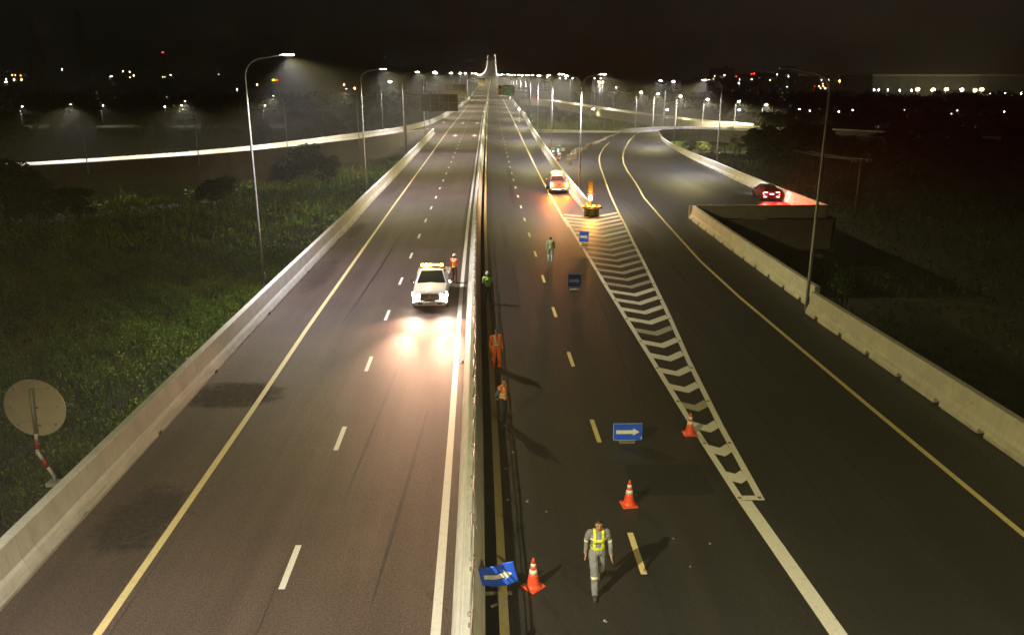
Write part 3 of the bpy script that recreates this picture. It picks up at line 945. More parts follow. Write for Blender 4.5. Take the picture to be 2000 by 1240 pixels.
# expansion joints
for (ya, par, xa, xb) in ((184, left_road, -18, -2.0), (184, right_road, -.6, 8.9), (128.6, left_road, -12.0, -1.9), (77.6, left_road, -11.4, -1.7)):
    if ya in (128.6, 77.6) : continue
    marking('expansion_joint', [(xa, ya), (xb, ya), (xb, ya + .5), (xa, ya + .5)], M['concrete'], par, .0085)

for (px, py, par) in ((1893, 786, 'ramp_wall'), (1633, 617, 'ramp_wall'), (1511, 521, 'ramp_wall.001'), (1422, 459, 'ramp_wall.001')):
    p = at(px, py, .85)
    MB().box((p.x - .012, p.y, .85), (.03, .10, .06)).build('reflector', M['sign_amber'], bpy.data.objects[par])
for Y in (30, 38.3, 47.5, 58, 69, 84, 99, 115, 24.2, 19):
    x = left_in(Y)
    MB().box((x + .012, Y, .055), (.03, .22, .10)).build('drain_slot', M['black'], bpy.data.objects['parapet_wall'])
# ------------------------------------------------------------------ street lamps
ALL_LIGHTS = []
def street_lamp(x, y, z0, h, arms, label, group=None, on=True, power=None, rad=.09, far=0, name='street_lamp', lens='lamp_lens', light=True, lr=1.0, tl=.36):
    """arms: list of (dx, dy) horizontal reach of each curved arm; the pole stands on a foot flange"""
    root = empty(name, (x, y, z0), 0, label, 'lamp post', group)
    n = 10 if far == 0 else (6 if far == 1 else 5)
    r0, r1 = rad, rad * .5
    hb = h - 1.15 if len(arms) == 1 else h - 1.35
    def curve(dx, dy):
        L_ = math.hypot(dx, dy)
        pts = []
        for i in range(9):
            a = PI / 2 * i / 8
            fx = (1 - math.cos(a)) ; fz = math.sin(a)
            pts.append((dx * .55 * fx, dy * .55 * fx, hb + (h - .22 - hb) * fz))
        pts.append((dx * .8, dy * .8, h - .14)); pts.append((dx, dy, h - .06))
        return pts
    mb = MB()
    if len(arms) == 1:
        pts = [(0, 0, 0), (0, 0, h * .3), (0, 0, h * .6)] + curve(*arms[0])
        rs = [r0, r0 * .85, r0 * .7] + [r0 * .62 + (r1 * .75 - r0 * .62) * i / 10 for i in range(11)]
        mb.tube(pts, rs, n)
    else:
        mb.tube([(0, 0, 0), (0, 0, h * .5), (0, 0, hb + .02)], [r0, r0 * .8, r0 * .62], n)
    mb.build('pole', M['pole_steel'], root)
    if len(arms) > 1:
        for a in arms:
            MB().tube([(0, 0, hb - .05)] + curve(*a)[1:], r1 * .8, n).build('arm', M['pole_steel'], root)
    if far == 0:
        MB().box((0, 0, .03), (.42, .42, .06), bev=.01).build('base_plate', M['galv'], root)
        MB().box((rad * 1.05, 0, .9), (.03, .12, .4)).build('access_door', M['galv'], root)
    for a in arms:
        d = Vector((a[0], a[1], 0)).normalized()
        ang = math.atan2(d.y, d.x)
        c = Vector((a[0], a[1], h)) + d * .25
        mb = MB()
        if far == 0:
            mb.box((c.x, c.y, c.z), (.72, .30, .10), rz=ang, bev=.03)
        else:
            mb.box((c.x, c.y, c.z), (.7, .3, .1), rz=ang)
        hd = mb.build('lamp_head', M['galv'], root)
        if on:
            mb = MB()
            q = c + d * .06
            if far == 0:
                mb.box((q.x, q.y, q.z - .075), (.5, .24, .05), rz=ang)
            else:
                mb.sphere((q.x, q.y, q.z - .1), (.36 * lr, .36 * lr, .19 * lr) if far == 1 else ((.26 * lr, .24 * lr, .2 * lr) if z0 < 4.5 else (.45, .42, .4)), 0, 8, 4)
            mb.build('lamp_lens', M[lens if far < 2 else 'lamp_far'], root if False else hd)
            if light:
                tilt = Vector((d.x * tl, d.y * tl, -1))
                add_light(lamp_light(power or LAMPW), (c.x, c.y, c.z - (.17, .34, .8)[far]), tilt, root, 'street_light')
    return root

P0 = LAMPW
# left row of the main road
for k in range(-1, 20):
    Y = 3.0 + k * 41.0 if k > -1 else -38.0
    x = (-12.55 + sft(Y) + .1) if Y < 170 else left_in(Y) - 1.0
    if Y > 640: break
    if Y > 331 and k % 2: continue
    lab = {0: 'street lamp on the left parapet just behind the round sign', 1: 'nearest lit street lamp on the left, tallest in view, left of the white pickup',
           2: 'second street lamp on the left parapet, beyond the tallest one', 3: 'third street lamp on the left parapet, just before the brown gantry panel'}.get(k, 'lit street lamp in the far left row along the main road')
    street_lamp(x, Y, zp(Y) - .3, 12.85, [(2.05, 0)], lab, 'left row of street lamps', tl=.45 if k < 1 else .36, far=0 if k < 4 else (1 if k < 9 else 2), power=P0 * (1.5 if k < 1 else 1.0))
# double lamps on the right barrier of the main road
for k in range(0, 14):
    Y = 81.0 + k * 41.0
    if k > 7 and k % 2: continue
    x = main_right(Y) + .75
    lab = {0: 'double-armed street lamp behind the orange-lit pickup', 1: 'double-armed street lamp by the red and white barrels', 2: 'third double-armed street lamp on the divider wall'}.get(k, 'double-armed street lamp in the far right row')
    street_lamp(x, Y, zp(Y) - .3, 12.3, [(-1.75, 0), (1.75, 0)], lab, 'double-armed street lamps', far=0 if k < 3 else (1 if k < 7 else 2), power=P0 * .8, lr=.62)
# right edge of the exit ramp: the near one is dark
street_lamp(15.97, 38.4, -.4, 12.15, [(-1.75, .3)], 'unlit dark street lamp standing in the gap of the right barrier', 'ramp street lamps', on=False)
street_lamp(17.0, -3, -.4, 12.1, [(-2.2, 0)], 'lit street lamp on the right barrier nearest the camera', 'ramp street lamps', power=P0 * .95)
street_lamp(30.4, 107.5, -.3, 11.9, [(-2.0, .4)], 'lit street lamp on the ramp barrier beyond the dark red car', 'ramp street lamps', power=P0 * 1.15)
street_lamp(33.9, 149, -.3, 12.0, [(-2.6, .8)], 'lit street lamp where the ramp barrier begins to bend', 'ramp street lamps', power=P0)
street_lamp(42.2, 197.6, -.3, 12.0, [(1.2, -1.6)], 'tall lit street lamp at the outer bend of the loop ramp', 'ramp street lamps', power=P0, far=1)
# bridge lamps
Y = 680
kk = 0
while Y < 2080:
    for s_, f in ((-1, left_in), (1, main_right)):
        x = f(Y) + s_ * .6
        street_lamp(x, Y, zp(Y), 11.5, [(-s_ * 2, 0)], 'lamp on the %s side of the distant bridge' % ('left' if s_ < 0 else 'right'), 'lamps along the %s side of the bridge' % ('left' if s_ < 0 else 'right'), far=2, power=P0 * 1.3, light=True, rad=.14)
    Y += 80 if Y < 1700 else 95
    kk += 1
# viaduct on the left
for (x, y, hh, hx, hy, lab) in ((-52.6, 106.4, 8.9, -1.5, 1.3, 'leftmost'), (-41.6, 116.1, 9.0, -1.4, 1.4, 'second'), (-32.2, 129.3, 9.4, -1.6, 1.0, 'third'), (-23.3, 144.7, 10.2, -1.6, .7, 'fourth')):
    street_lamp(x, y, zp(y) - .4, hh, [(hx, hy)], '%s lamp post from the left on the slip viaduct' % lab, 'lamp posts on the left viaduct', power=P0 * .65, far=1, rad=.08, lens='lamp_dim', lr=.35, tl=.5)
p = at(768, 255, 0); street_lamp(-22.6, 172, 0, 11.6, [(1.6, 0)], 'short lamp post at the mouth of the left viaduct', 'lamp posts on the left viaduct', power=P0 * .8, far=1)
# lamps round the loop ramp and the flyover on the right
for (bx, by, hx, hy, Yb, lab) in ((1241, 250, 1250, 180, 212, 'lamp post left of the bend of the loop ramp'), (1275, 250, 1283, 183, 214, 'slim lamp post right beside the bend of the loop ramp'),
                                  (1319, 251, 1327, 188, 218, 'lamp post behind the bend, right of the unlit wires'), (1372, 240, 1380, 194, 226, 'lamp post by the flyover left of the green tree'),
                                  (1434, 246, 1441, 198, 230, 'lamp post by the flyover right of the green tree'), (1487, 240, 1495, 204, 235, 'lamp post at the edge of the dark trees')):
    b_ = at_y(bx, by, Yb); t_ = at_y(hx, hy, Yb)
    hgt = max(6.0, t_.z + 1.0)
    street_lamp(b_.x, Yb, -1.0, hgt, [(t_.x - b_.x, 0)], lab, 'lamp posts along the flyover', power=P0 * 1.9, far=1)
for (hx, hy, Yb, lab) in ((1301, 214, 250, 'low lamp between the flyover posts'), (1442, 214, 250, 'low lamp under the flyover by the green tree')):
    t_ = at_y(hx, hy, Yb)
    street_lamp(t_.x - .8, Yb, GZ, t_.z - GZ, [(.8, 0)], lab, 'lamp posts along the flyover', power=P0 * .4, far=1)
for px in (1160, 1172, 1202, 1117, 1092):
    t_ = at_y(px, 153 if px != 1202 else 171, 420)
    street_lamp(t_.x - .8, 420, GZ, t_.z - GZ, [(.8, 0)], 'lamp post far behind the green trees on the right', 'lamp posts far beyond the flyover', power=P0 * .8, far=2, rad=.12)
t_ = at_y(1157, 213, 300); street_lamp(t_.x - .8, 300, GZ, t_.z - GZ, [(.8, 0)], 'low lamp at the end of the lit flyover strip', 'lamp posts far beyond the flyover', power=P0 * .12, far=1)
for (px, py) in ((1560, 213), (1580, 216), (1637, 218), (1664, 215), (1720, 218), (1765, 215), (1857, 222), (1868, 216), (1960, 218), (1995, 222), (1493, 205)):
    t_ = at_y(px, py, 320)
    street_lamp(t_.x - .7, 320, GZ, t_.z - GZ, [(.7, 0)], 'small street lamp on the far road behind the right-hand trees', 'lamps on the far road right', power=P0 * .22, far=2, rad=.09)
for (px, py) in ((42, 208), (200, 206), (353, 206), (516, 206)):
    t_ = at_y(px, py, 330)
    street_lamp(t_.x - .7, 330, GZ, t_.z - GZ, [(.7, 0)], 'small street lamp on the dark road far left', 'lamps on the far road left', power=P0 * .25, far=2, rad=.09)

# flyover on the right ---------------------------------------------------------
FZ = [at(1003, 194.5, 3.2), at(1065, 197, 3.3), at(1100, 203, 2.9), at(1163, 213, 2.2), at(1176, 215.5, 2.0), at(1230, 223, 1.4), at(1297, 231, .9), at(1312, 233.5, .8), at(1360, 238.5, .5), at(1412, 242.5, .3), at(1467, 248, 0.0)]
FZ += [Vector((80, 172, 0)), Vector((100, 140, 0))]
for p in FZ[:-2]: p.z -= 1.0
FLY = [(p.x, p.y) for p in FZ]
mb = MB(); vs = []; fs = []
FL2 = shift_poly(FLY, -6.0)
for a, b_, p in zip(FLY, FL2, FZ): vs += [(a[0], a[1], p.z), (b_[0], b_[1], p.z)]
for i in range(len(FLY) - 1): fs.append((2 * i, 2 * i + 1, 2 * i + 3, 2 * i + 2))
mb.add(vs, fs); o = mb.build('flyover_road', M['asphalt_ramp']); tag(o, kind='structure')
fw_ = empty('flyover', (0, 0, 0), 0, 'pale flyover curving away behind the loop ramp on the right', 'flyover')
for side, L_, nm in ((1, FLY, 'wall_run'), (-1, FL2, 'wall_run')):
    mb = MB(); vs = []; pf = [(0, 0), (.1, .4), (.2, 1.25), (.45, 1.25), (.45, -1.6)]
    nn = len(pf)
    SP = shift_poly(L_, 1.0)
    for a, b_, p in zip(L_, SP, FZ):
        t = (Vector(b_) - Vector(a)).normalized() * side
        for (d, z) in pf: vs.append((a[0] + t.x * d, a[1] + t.y * d, z + p.z))
    fs = [(i * nn + j, i * nn + j + 1, (i + 1) * nn + j + 1, (i + 1) * nn + j) for i in range(len(L_) - 1) for j in range(nn - 1)]
    mb.add(vs, fs); mb.build(nm, M['concrete_dark'] if side > 0 else M['concrete_lit'], fw_)  # one concrete: shade put into the near wall's colour, lamplight into the far
for i in range(3, len(FLY) - 1):
    MB().box((FLY[i][0] + 2.5, FLY[i][1], (FZ[i].z - .3 + GZ) / 2), (1.6, 1.6, FZ[i].z - .3 - GZ)).build('pier', M['concrete_dark'], fw_)
# right flyover lamps already light it; a few more poles stand on it far away
for i, hp in ((1, (1055, 151)), (2, (1101, 153)), (3, (1172, 160))):
    t_ = at_y(hp[0], hp[1], FZ[i].y)
    street_lamp(FZ[i].x - .6, FZ[i].y, FZ[i].z, t_.z - FZ[i].z, [(1.2, 0)], 'lamp post on the flyover behind the green sign', 'lamp posts at the start of the flyover', power=P0, far=2, rad=.10)

# ------------------------------------------------------------------ gantries and big signs
def gantry_panel(name, label, x0, x1, z0, z1, Y, post_x, matl, back=True):
    root = empty(name, (post_x, Y, 0), 0, label, 'gantry sign')
    dz = 0
    MB().tube([(0, 0, GZ), (0, 0, z1 + 1.2)], .26, 10).build('post', M['galv'], root)
    for z in (z0 + .45 * (z1 - z0), z1 - .2):
        MB().tube([(0, .25, z), (x1 - post_x, .25, z)], .13, 8).build('beam', M['galv'], root)
    n = 4
    wd = (x1 - x0) / n
    for i in range(n):
        for (a, b_) in ((z0, (z0 + z1) / 2 - .03), ((z0 + z1) / 2 + .03, z1)):
            MB().box((x0 - post_x + wd * (i + .5), .0, (a + b_) / 2), (wd - .08, .08, b_ - a), bev=.01).build('panel', matl, root)
    for i in range(n + 1):
        MB().box((x0 - post_x + wd * i, -.09, (z0 + z1) / 2), (.12, .1, z1 - z0 + .3)).build('stiffener', M['galv'], root)
    MB().box(((x0 + x1) / 2 - post_x, -.2, z1 + .35), (x1 - x0, .5, .06)).build('walkway', M['galv'], root)
    return root
gantry_panel('gantry_sign', 'large brown back of a gantry panel above the left slip road, nearest', -12.6, -5.9, 6.3, 9.3, 150, -15.6, M['sign_brown'])
gantry_panel('gantry_sign', 'second gantry panel further back, seen edge to edge with the first', -13.9, -6.6, 7.5, 11.0, 220, -17.8, M['sign_brown'])
gantry_panel('gantry_sign', 'small distant gantry over the left carriageway near the bridge foot', -5.9, -2.4, 10.4, 14.0, 420, -11.5, M['sign_brown'])
def front_sign(name, label, Y, x0, x1, z0, z1, post_x, main, cat='gantry sign', amber=False):
    root = empty(name, (post_x, Y, 0), 0, label, cat)
    MB().tube([(0, .4, GZ), (0, .4, z1 + .4)], .24, 8).build('post', M['galv'], root)
    for z in (z0 + .8, z1 - .8): MB().tube([(0, .3, z), (x0 - post_x, .3, z)], .12, 6).build('beam', M['galv'], root)
    xa = x0 - post_x; xb = x1 - post_x
    if amber:
        w = (xb - xa)
        MB().box((xa + w * .65, 0, (z0 + z1) / 2), (w * .7, .1, z1 - z0)).build('panel', main, root)
        for q in (0, 1):
            zc = z0 + (z1 - z0) * (.25 + .5 * q)
            pn = MB().box((xa + w * .14, 0, zc), (w * .27, .1, (z1 - z0) * .47)).build('amber_panel', M['sign_amber'], root)
            MB().box((xa + w * .14, -.07, zc), (w * .12, .03, .55)).build('symbol', M['sign_brown'], pn)
            for (a, b_) in ((.38, .50), (.52, .62), (.70, .77), (.79, .93)):
                MB().box((xa + w * (a + b_) / 2, -.07, zc + .0), (w * (b_ - a), .03, .42)).build('word', M['reflect_white'], root)
        MB().box((xa + w * .65, -.07, (z0 + z1) / 2), (w * .68, .03, .06)).build('divider_line', M['reflect_white'], root)
    else:
        MB().box(((xa + xb) / 2, 0, (z0 + z1) / 2), (xb - xa, .1, z1 - z0)).build('panel', main, root)
        for zc, L_ in ((.72, .7), (.5, .8), (.26, .6)):
            MB().box(((xa + xb) / 2, -.07, z0 + (z1 - z0) * zc), ((xb - xa) * L_, .03, .22)).build('word', M['reflect_white'], root)
    return root
front_sign('gantry_sign', 'green direction sign with amber left panel over the right carriageway', 230, 2.2, 6.7, 8.0, 10.75, 11.2, M['sign_green'], amber=True)
front_sign('gantry_sign', 'left one of two dim blue direction signs beside the right lamp row', 300, 17.2, 19.2, 8.6, 11.6, 22.2, M['sign_blue_far'])
front_sign('gantry_sign', 'right one of two dim blue direction signs beside the right lamp row', 301.2, 19.6, 21.8, 8.6, 12.1, 22.4, M['sign_blue_far'])
# distant round red sign
r_ = empty('round_sign', (20.6, 380, .6), 0, 'small red round sign beyond the green direction sign', 'road sign')
MB().tube([(0, .05, 0), (0, .05, 3.6)], .05, 6).build('post', M['galv'], r_)
mb = MB(); mb.prism([(.9 * math.cos(a * PI / 8), 0, 4.2 + .9 * math.sin(a * PI / 8)) for a in range(16)], (0, -.04, 0)); mb.build('disc', M['red'], r_)

# round sign near left, seen from the back -------------------------------------
Ys = 21.2
def s3(px, py): return at_y(px, py, Ys)
b0 = s3(107, 950)
rs = empty('round_sign', (b0.x, Ys, 0), 0, 'round road sign seen from behind on a bent red and white pole', 'road sign')
def loc(px, py):
    p = s3(px, py); return Vector((p.x - b0.x, 0, p.z))
pth = [loc(108, 948), loc(106, 930), loc(73, 882), loc(70, 846)]
cols = [(pth[0], pth[1], 'galv')]
def seg_pt(a, b_, f): return a.lerp(b_, f)
band = [(pth[1], seg_pt(pth[1], pth[2], .38), 'white_paint'), (seg_pt(pth[1], pth[2], .38), seg_pt(pth[1], pth[2], .70), 'red'), (seg_pt(pth[1], pth[2], .70), pth[2], 'white_paint'),
        (pth[2], seg_pt(pth[2], pth[3], .15), 'white_paint'), (seg_pt(pth[2], pth[3], .15), seg_pt(pth[2], pth[3], .6), 'red'), (seg_pt(pth[2], pth[3], .6), pth[3], 'white_paint')]
for (a, b_, m) in cols + band:
    MB().tube([a, b_], .048, 10).build('pole_section', M[m], rs)
top = loc(60, 762)
MB().tube([pth[3], top], .05, 10).build('pole', M['galv'], rs)
MB().sphere((top.x, 0, top.z), .052, 0, 10, 6).build('pole_cap', M['galv'], rs)
for q in (pth[1], pth[2]): MB().sphere(q, .049, 0, 10, 6).build('pole_joint', M['white_paint'], rs)
c = loc(65, 800); c.z += .02
mb = MB()
n = 40
ring = [(c.x + .86 * math.cos(2 * PI * k / n), .085, c.z + .86 * math.sin(2 * PI * k / n)) for k in range(n)]
mb.prism(ring, (0, .03, 0))
mb.build('sign_plate', M['sign_back'], rs)
for dz in (.58, .02, -.52):
    L_ = math.sqrt(.86 ** 2 - dz ** 2) * .82
    MB().box((c.x + .02, .068, c.z + dz), (L_ * 1.9, .03, .035)).build('batten', M['sign_back'], rs)
    MB().box((c.x + .05, .045, c.z + dz), (.12, .05, .05)).build('clamp', M['galv'], rs)
    for s_ in (-1, 1): MB().box((c.x + s_ * L_ * .93, .05, c.z + dz + .02), (.03, .04, .05)).build('bolt', M['galv'], rs)
MB().box((0, -.02, -.13), (.34, .3, .12), bev=.02).build('base_plate', M['concrete'], rs)

# ------------------------------------------------------------------ traffic cones and arrow boards
def cone(x, y, rz, label):
    root = empty('traffic_cone', (x, y, 0), rz, label, 'traffic cone', 'orange traffic cones in the closed lane')
    mb = MB()
    mb.box((0, 0, .022), (.42, .42, .035), bev=.015)
    mb.build('base', M['cone_orange'], root)
    def rr(z): return .155 - (z - .04) * (.155 - .028) / .70
    prof = [(.20, .04), (.17, .05), (.152, .075)] + [(rr(z), z) for z in (.15, .3, .36)]
    MB().lathe(prof, n=20).build('body', M['cone_orange'], root)
    def band_(z0, z1, m, nm, e=.003): MB().lathe([(rr(z0) + e, z0), (rr(z1) + e, z1)], n=20).build(nm, M[m], root)
    band_(.36, .47, 'reflect_white', 'reflective_band')
    band_(.47, .545, 'cone_orange', 'body', 0)
    band_(.545, .62, 'reflect_white', 'reflective_band')
    MB().lathe([(rr(.62), .62), (rr(.72), .72), (.022, .745), (.012, .75)], n=20).build('tip', M['cone_orange'], root)
    return root
cone(.90, 15.65, .75, 'nearest traffic cone, beside the bent blue arrow board')
cone(3.70, 19.25, .12, 'middle traffic cone, up the lane from the walking man in grey')
cone(6.46, 23.75, .05, 'farthest small traffic cone, standing on the striped gore border')

def arrow_board(x, y, w, h, zb, rz, lean, label, bent=0.0, roll=0.0, legs='stub'):
    root = empty('arrow_board', (x, y, 0), rz, label, 'arrow sign', 'blue arrow boards in the closed lane')
    nx, nz = (28, 12) if bent else (14, 6)
    AO = .014 if bent else .004
    def surf(u, v, off=0.0):
        X = (u - .5) * w; Z = (v - .5) * h
        yy = 0
        if bent:
            yy = bent * (.10 * math.sin(u * 7.5 + v * 1.1) + .05 * math.sin(u * 15 - v * 3) + .09 * (1 - v) * math.sin(u * 4 + .5))
            if u < .25: yy += bent * (.25 - u) * .9 * (1.2 - v)
            if u < .3 : Z += bent * (.3 - u) * .9 * (1 - v)
            Z -= bent * .06 * math.sin(u * PI)*(1-v)
        yy -= off
        cr, sr = math.cos(roll), math.sin(roll)
        X, Z = X * cr - Z * sr, X * sr + Z * cr
        cl, sl = math.cos(lean), math.sin(lean)
        return (X, yy * cl + Z * sl, zb + h / 2 + Z * cl - yy * sl * .5)
    mb = MB()
    N = (nx + 1) * (nz + 1)
    vs = [surf(i / nx, j / nz) for j in range(nz + 1) for i in range(nx + 1)] + [surf(i / nx, j / nz, -.012) for j in range(nz + 1) for i in range(nx + 1)]
    fs = []
    for j in range(nz):
        for i in range(nx):
            a = j * (nx + 1) + i
            fs.append((a, a + 1, a + nx + 2, a + nx + 1)); fs.append((N + a + nx + 1, N + a + nx + 2, N + a + 1, N + a))
    for i in range(nx):
        fs.append((i + 1, i, N + i, N + i + 1)); a = nz * (nx + 1) + i; fs.append((a, a + 1, N + a + 1, N + a))
    for j in range(nz):
        a = j * (nx + 1); fs.append((a, a + nx + 1, N + a + nx + 1, N + a)); a = a + nx; fs.append((a + nx + 1, a, N + a, N + a + nx + 1))
    mb.add(vs, fs, 0, bool(bent)); mb.build('panel', M['sign_blue'], root)
    # white arrow laid on the panel
    mb = MB()
    us = [i / 12 for i in range(13)]
    y0, y1 = .385, .60
    u0, uh, u1 = .10, .68, .90
    vs = []; fs = []
    m_ = 10
    for i in range(m_ + 1):
        u = u0 + (uh - u0) * i / m_
        vs += [surf(u, y0, AO), surf(u, y1, AO)]
    for i in range(m_): fs.append((2 * i, 2 * i + 2, 2 * i + 3, 2 * i + 1))
    b0_ = len(vs)
    hw = .215; cyv = (y0 + y1) / 2
    for i in range(5):
        f = i / 4; u = uh + (u1 - uh) * f
        vs += [surf(u, cyv - hw * (1 - f), AO), surf(u, cyv + hw * (1 - f), AO)]
    for i in range(4): fs.append((b0_ + 2 * i, b0_ + 2 * i + 2, b0_ + 2 * i + 3, b0_ + 2 * i + 1))
    mb.add(vs, fs); mb.build('arrow', M['reflect_white'], root)
    # thin worn white rim along the bottom and upper corners
    mb = MB()
    for (ua, ub, va, vb) in ((.02, .80, .0, .018), (.02, .99, .985, 1.0), (.0, .012, .05, .98), (.955, .985, .06, .22)):
        q = [surf(ua, va, .0035), surf(ub, va, .0035), surf(ub, vb, .0035), surf(ua, vb, .0035)]
        if bent: continue
        mb.add(q, [(0, 1, 2, 3)])
    if not bent: mb.build('rim', M['reflect_white'], root)
    if legs == 'stub':
        MB().tube([(-w * .1, .03, zb + .02), (-w * .12, .10, .02)], .015, 6).build('leg', M['galv'], root)
        MB().tube([(w * .1, .03, zb + .02), (w * .12, .10, .02)], .015, 6).build('leg', M['galv'], root)
        MB().box((0, .12, .03), (.5, .3, .05), bev=.01).build('base', M['concrete_block'], root)
    else:
        MB().tube([(.05, .06, zb + .1), (.03, .05, .03)], .02, 6).build('leg', M['galv'], root)
        MB().box((0, .05, .02), (.62, .08, .04)).build('foot', M['wood'] if 'wood' in M else M['concrete_block'], root)
        MB().box((.02, .05, .02), (.08, .55, .035)).build('foot', M['concrete_block'], root)
    return root
arrow_board(.10, 15.35, .80, .50, .26, .0, .12, 'crumpled tilted blue arrow board hanging over the median line', bent=.20, roll=.23, legs='foot')
arrow_board(4.30, 23.1, .93, .56, .12, .0, .10, 'flat blue arrow board standing between the dashes and the gore')
arrow_board(4.60, 42.6, .72, .72, .22, .0, .10, 'blue arrow board in mid lane, ahead of the walking man in pale blue')
arrow_board(6.55, 55.2, .68, .76, .30, -.32, .12, 'farthest blue arrow board, leaning at the edge of the striped gore')

# ------------------------------------------------------------------ crash cushion with beacon
cc = empty('crash_cushion', (8.75, 68.6, 0), 0, 'cluster of chevron striped drums with a red and white rail at the barrier nose', 'crash cushion')
for (dx, dy, r) in ((-.42, -.1, .24), (.0, -.38, .27), (.42, -.1, .24), (-.2, .3, .25), (.25, .3, .25)):
    dr = MB()
    dr.lathe([(r * .96, 0), (r, .04), (r, .86), (r * .92, .9)], (dx, dy, 0), 18)
    d_ = dr.build('drum', M['drum_black'], cc)
    for zc in (.12, .34, .56):
        for s_ in (-1, 1):
            mb = MB(); vs = []
            for i in range(6):
                a = -PI / 2 + s_ * i * .2
                for dz in (0, .12):
                    z = zc + .2 - i * .035 + dz - .05
                    vs.append((dx + (r + .004) * math.cos(a), dy + (r + .004) * math.sin(a), z))
            fs = [(2 * i, 2 * i + 2, 2 * i + 3, 2 * i + 1) for i in range(5)]
            mb.add(vs, fs); mb.build('chevron', M['drum_yellow'], d_)
for i in range(7):
    MB().box((-.72 + i * .24, -.46, 1.02), (.235, .10, .18), bev=.01).build('rail_block', M['red'] if i % 2 == 0 else M['white_paint'], cc)
    MB().box((-.72 + i * .24, .46, 1.02), (.235, .10, .18), bev=.01).build('rail_block', M['white_paint'] if i % 2 == 0 else M['red'], cc)
cc.scale = (1, 1, .78)
bc = empty('beacon_post', (8.72, 69.6, 0), 0, 'post with a glowing amber beacon and chevron plate behind the striped drums', 'beacon')
MB().tube([(0, 0, 0), (0, 0, 2.9)], .045, 8).build('post', M['galv'], bc)
MB().box((0, -.06, 1.42), (.36, .14, .42), bev=.03).build('lamp_housing', M['drum_yellow'], bc)
MB().sphere((0, -.17, 1.48), (.17, .09, .19), 0, 12, 8).build('lamp_lens', M['amber_hot'], bc)
MB().box((0, -.05, 1.78), (.55, .06, .06)).build('crossbar', M['red'], bc)
pl = MB().box((0, -.05, 2.42), (.36, .04, 1.0)).build('chevron_plate', M['plate_tan'], bc)
for i in range(4):
    z = 1.97 + i * .235
    mb = MB(); mb.prism([(-.17, -.075, z), (0, -.075, z + .11), (.17, -.075, z), (.17, -.075, z + .13), (0, -.075, z + .24), (-.17, -.075, z + .13)], (0, -.006, 0)); mb.build('chevron', M['drum_black'], pl)
point('beacon_light', 520, (1, .34, .03), .12, (0, -.9, 1.4), bc)

# jumbled concrete blocks -------------------------------------------------------
blk = [(10.95, 113.6), (12.0, 120.5), (12.95, 126.5), (14.0, 131.2), (15.2, 134.6), (16.1, 138.0), (17.0, 141.4), (18.0, 144.6), (19.1, 148), (20.2, 151), (21.5, 155.0), (22.8, 160), (23.9, 163.3), (25.0, 166.4), (26.2, 169.8), (27.3, 173.5), (28.4, 177.4)]
bpf = [(-.32, 0), (-.32, .10), (-.16, .34), (-.10, .92), (.10, .92), (.16, .34), (.32, .10), (.32, 0)]
bmesh_ = []
for q in range(3):
    mb = MB(); L_ = (1.9, 2.3, 1.6)[q]
    vs = [(d, y, z) for y in (-L_ / 2, L_ / 2) for (d, z) in bpf]
    n = len(bpf)
    mb.add(vs, [(j, n + j, n + j + 1, j + 1) for j in range(n - 1)] + [tuple(range(n)), tuple(range(2 * n - 1, n - 1, -1)), (0, n - 1, 2 * n - 1, n)])
    bmesh_.append(mb.mesh('concrete_block', M['concrete_block']))
for i, (x, y) in enumerate(blk):
    for e in (0, 1):
        if i == 0 and e == 1: continue
        xx = x + R.uniform(-.15, .15) + e * .55; yy = y + R.uniform(-.4, .4) + e * 1.8
        o = link('concrete_block', bmesh_[(i + e) % 3], None, (xx, yy, 0), -math.atan2(1, 3.1) + R.uniform(-.35, .35) + (.8 if i == 0 else 0))
        tag(o, 'dusty concrete block in the crooked chain closing off the unused deck' if i else 'brown concrete block at the near end of the crooked chain', 'concrete block', 'chain of concrete blocks')
o = link('concrete_block', bmesh_[1], None, (11.2, 134, 0), 1.4); tag(o, 'lone dark concrete block lying behind the chain of blocks', 'concrete block', None)
# barrels, cones and two helpers near the lamp post
def barrel(x, y, m1, m2, label):
    r_ = empty('barrel', (x, y, 0), 0, label, 'barrel', 'barrels behind the divider wall')
    for k in range(4):
        MB().lathe([(.27, k * .25), (.27, k * .25 + .25)], n=12).build('band', M[m1 if k % 2 == 0 else m2], r_)
barrel(9.75, 126.5, 'red', 'white_paint', 'red and white striped barrel behind the divider wall, left one')
barrel(10.4, 122.0, 'red', 'white_paint', 'red and white striped barrel behind the divider wall, right one')
barrel(9.9, 117.5, 'white_paint', 'red', 'white topped striped barrel nearest the drums on the divider wall')
gs = empty('notice_board', (10.55, 126, 0), .1, 'green notice board with white figure standing among the barrels', 'notice board')
for s_ in (-.3, .3): MB().tube([(s_, .05, 0), (s_, .05, 1.9)], .03, 6).build('leg', M['galv'], gs)
MB().box((0, 0, 1.15), (.95, .05, 1.3), bev=.01).build('panel', M['board_green'], gs)
MB().box((0, -.04, 1.1), (.3, .02, .55)).build('figure', M['reflect_white'], gs)
ws = empty('sandbag_pile', (9.5, 133, 0), 0, 'heap of pale sacks behind the divider wall', 'sacks')
for i in range(6): MB().sphere((R.uniform(-.3, .3), (i - 2.5) * .7, .2 + .2 * (i % 2)), (.42, .4, .24), 0, 10, 6).build('sack', M['white_cloth'], ws)

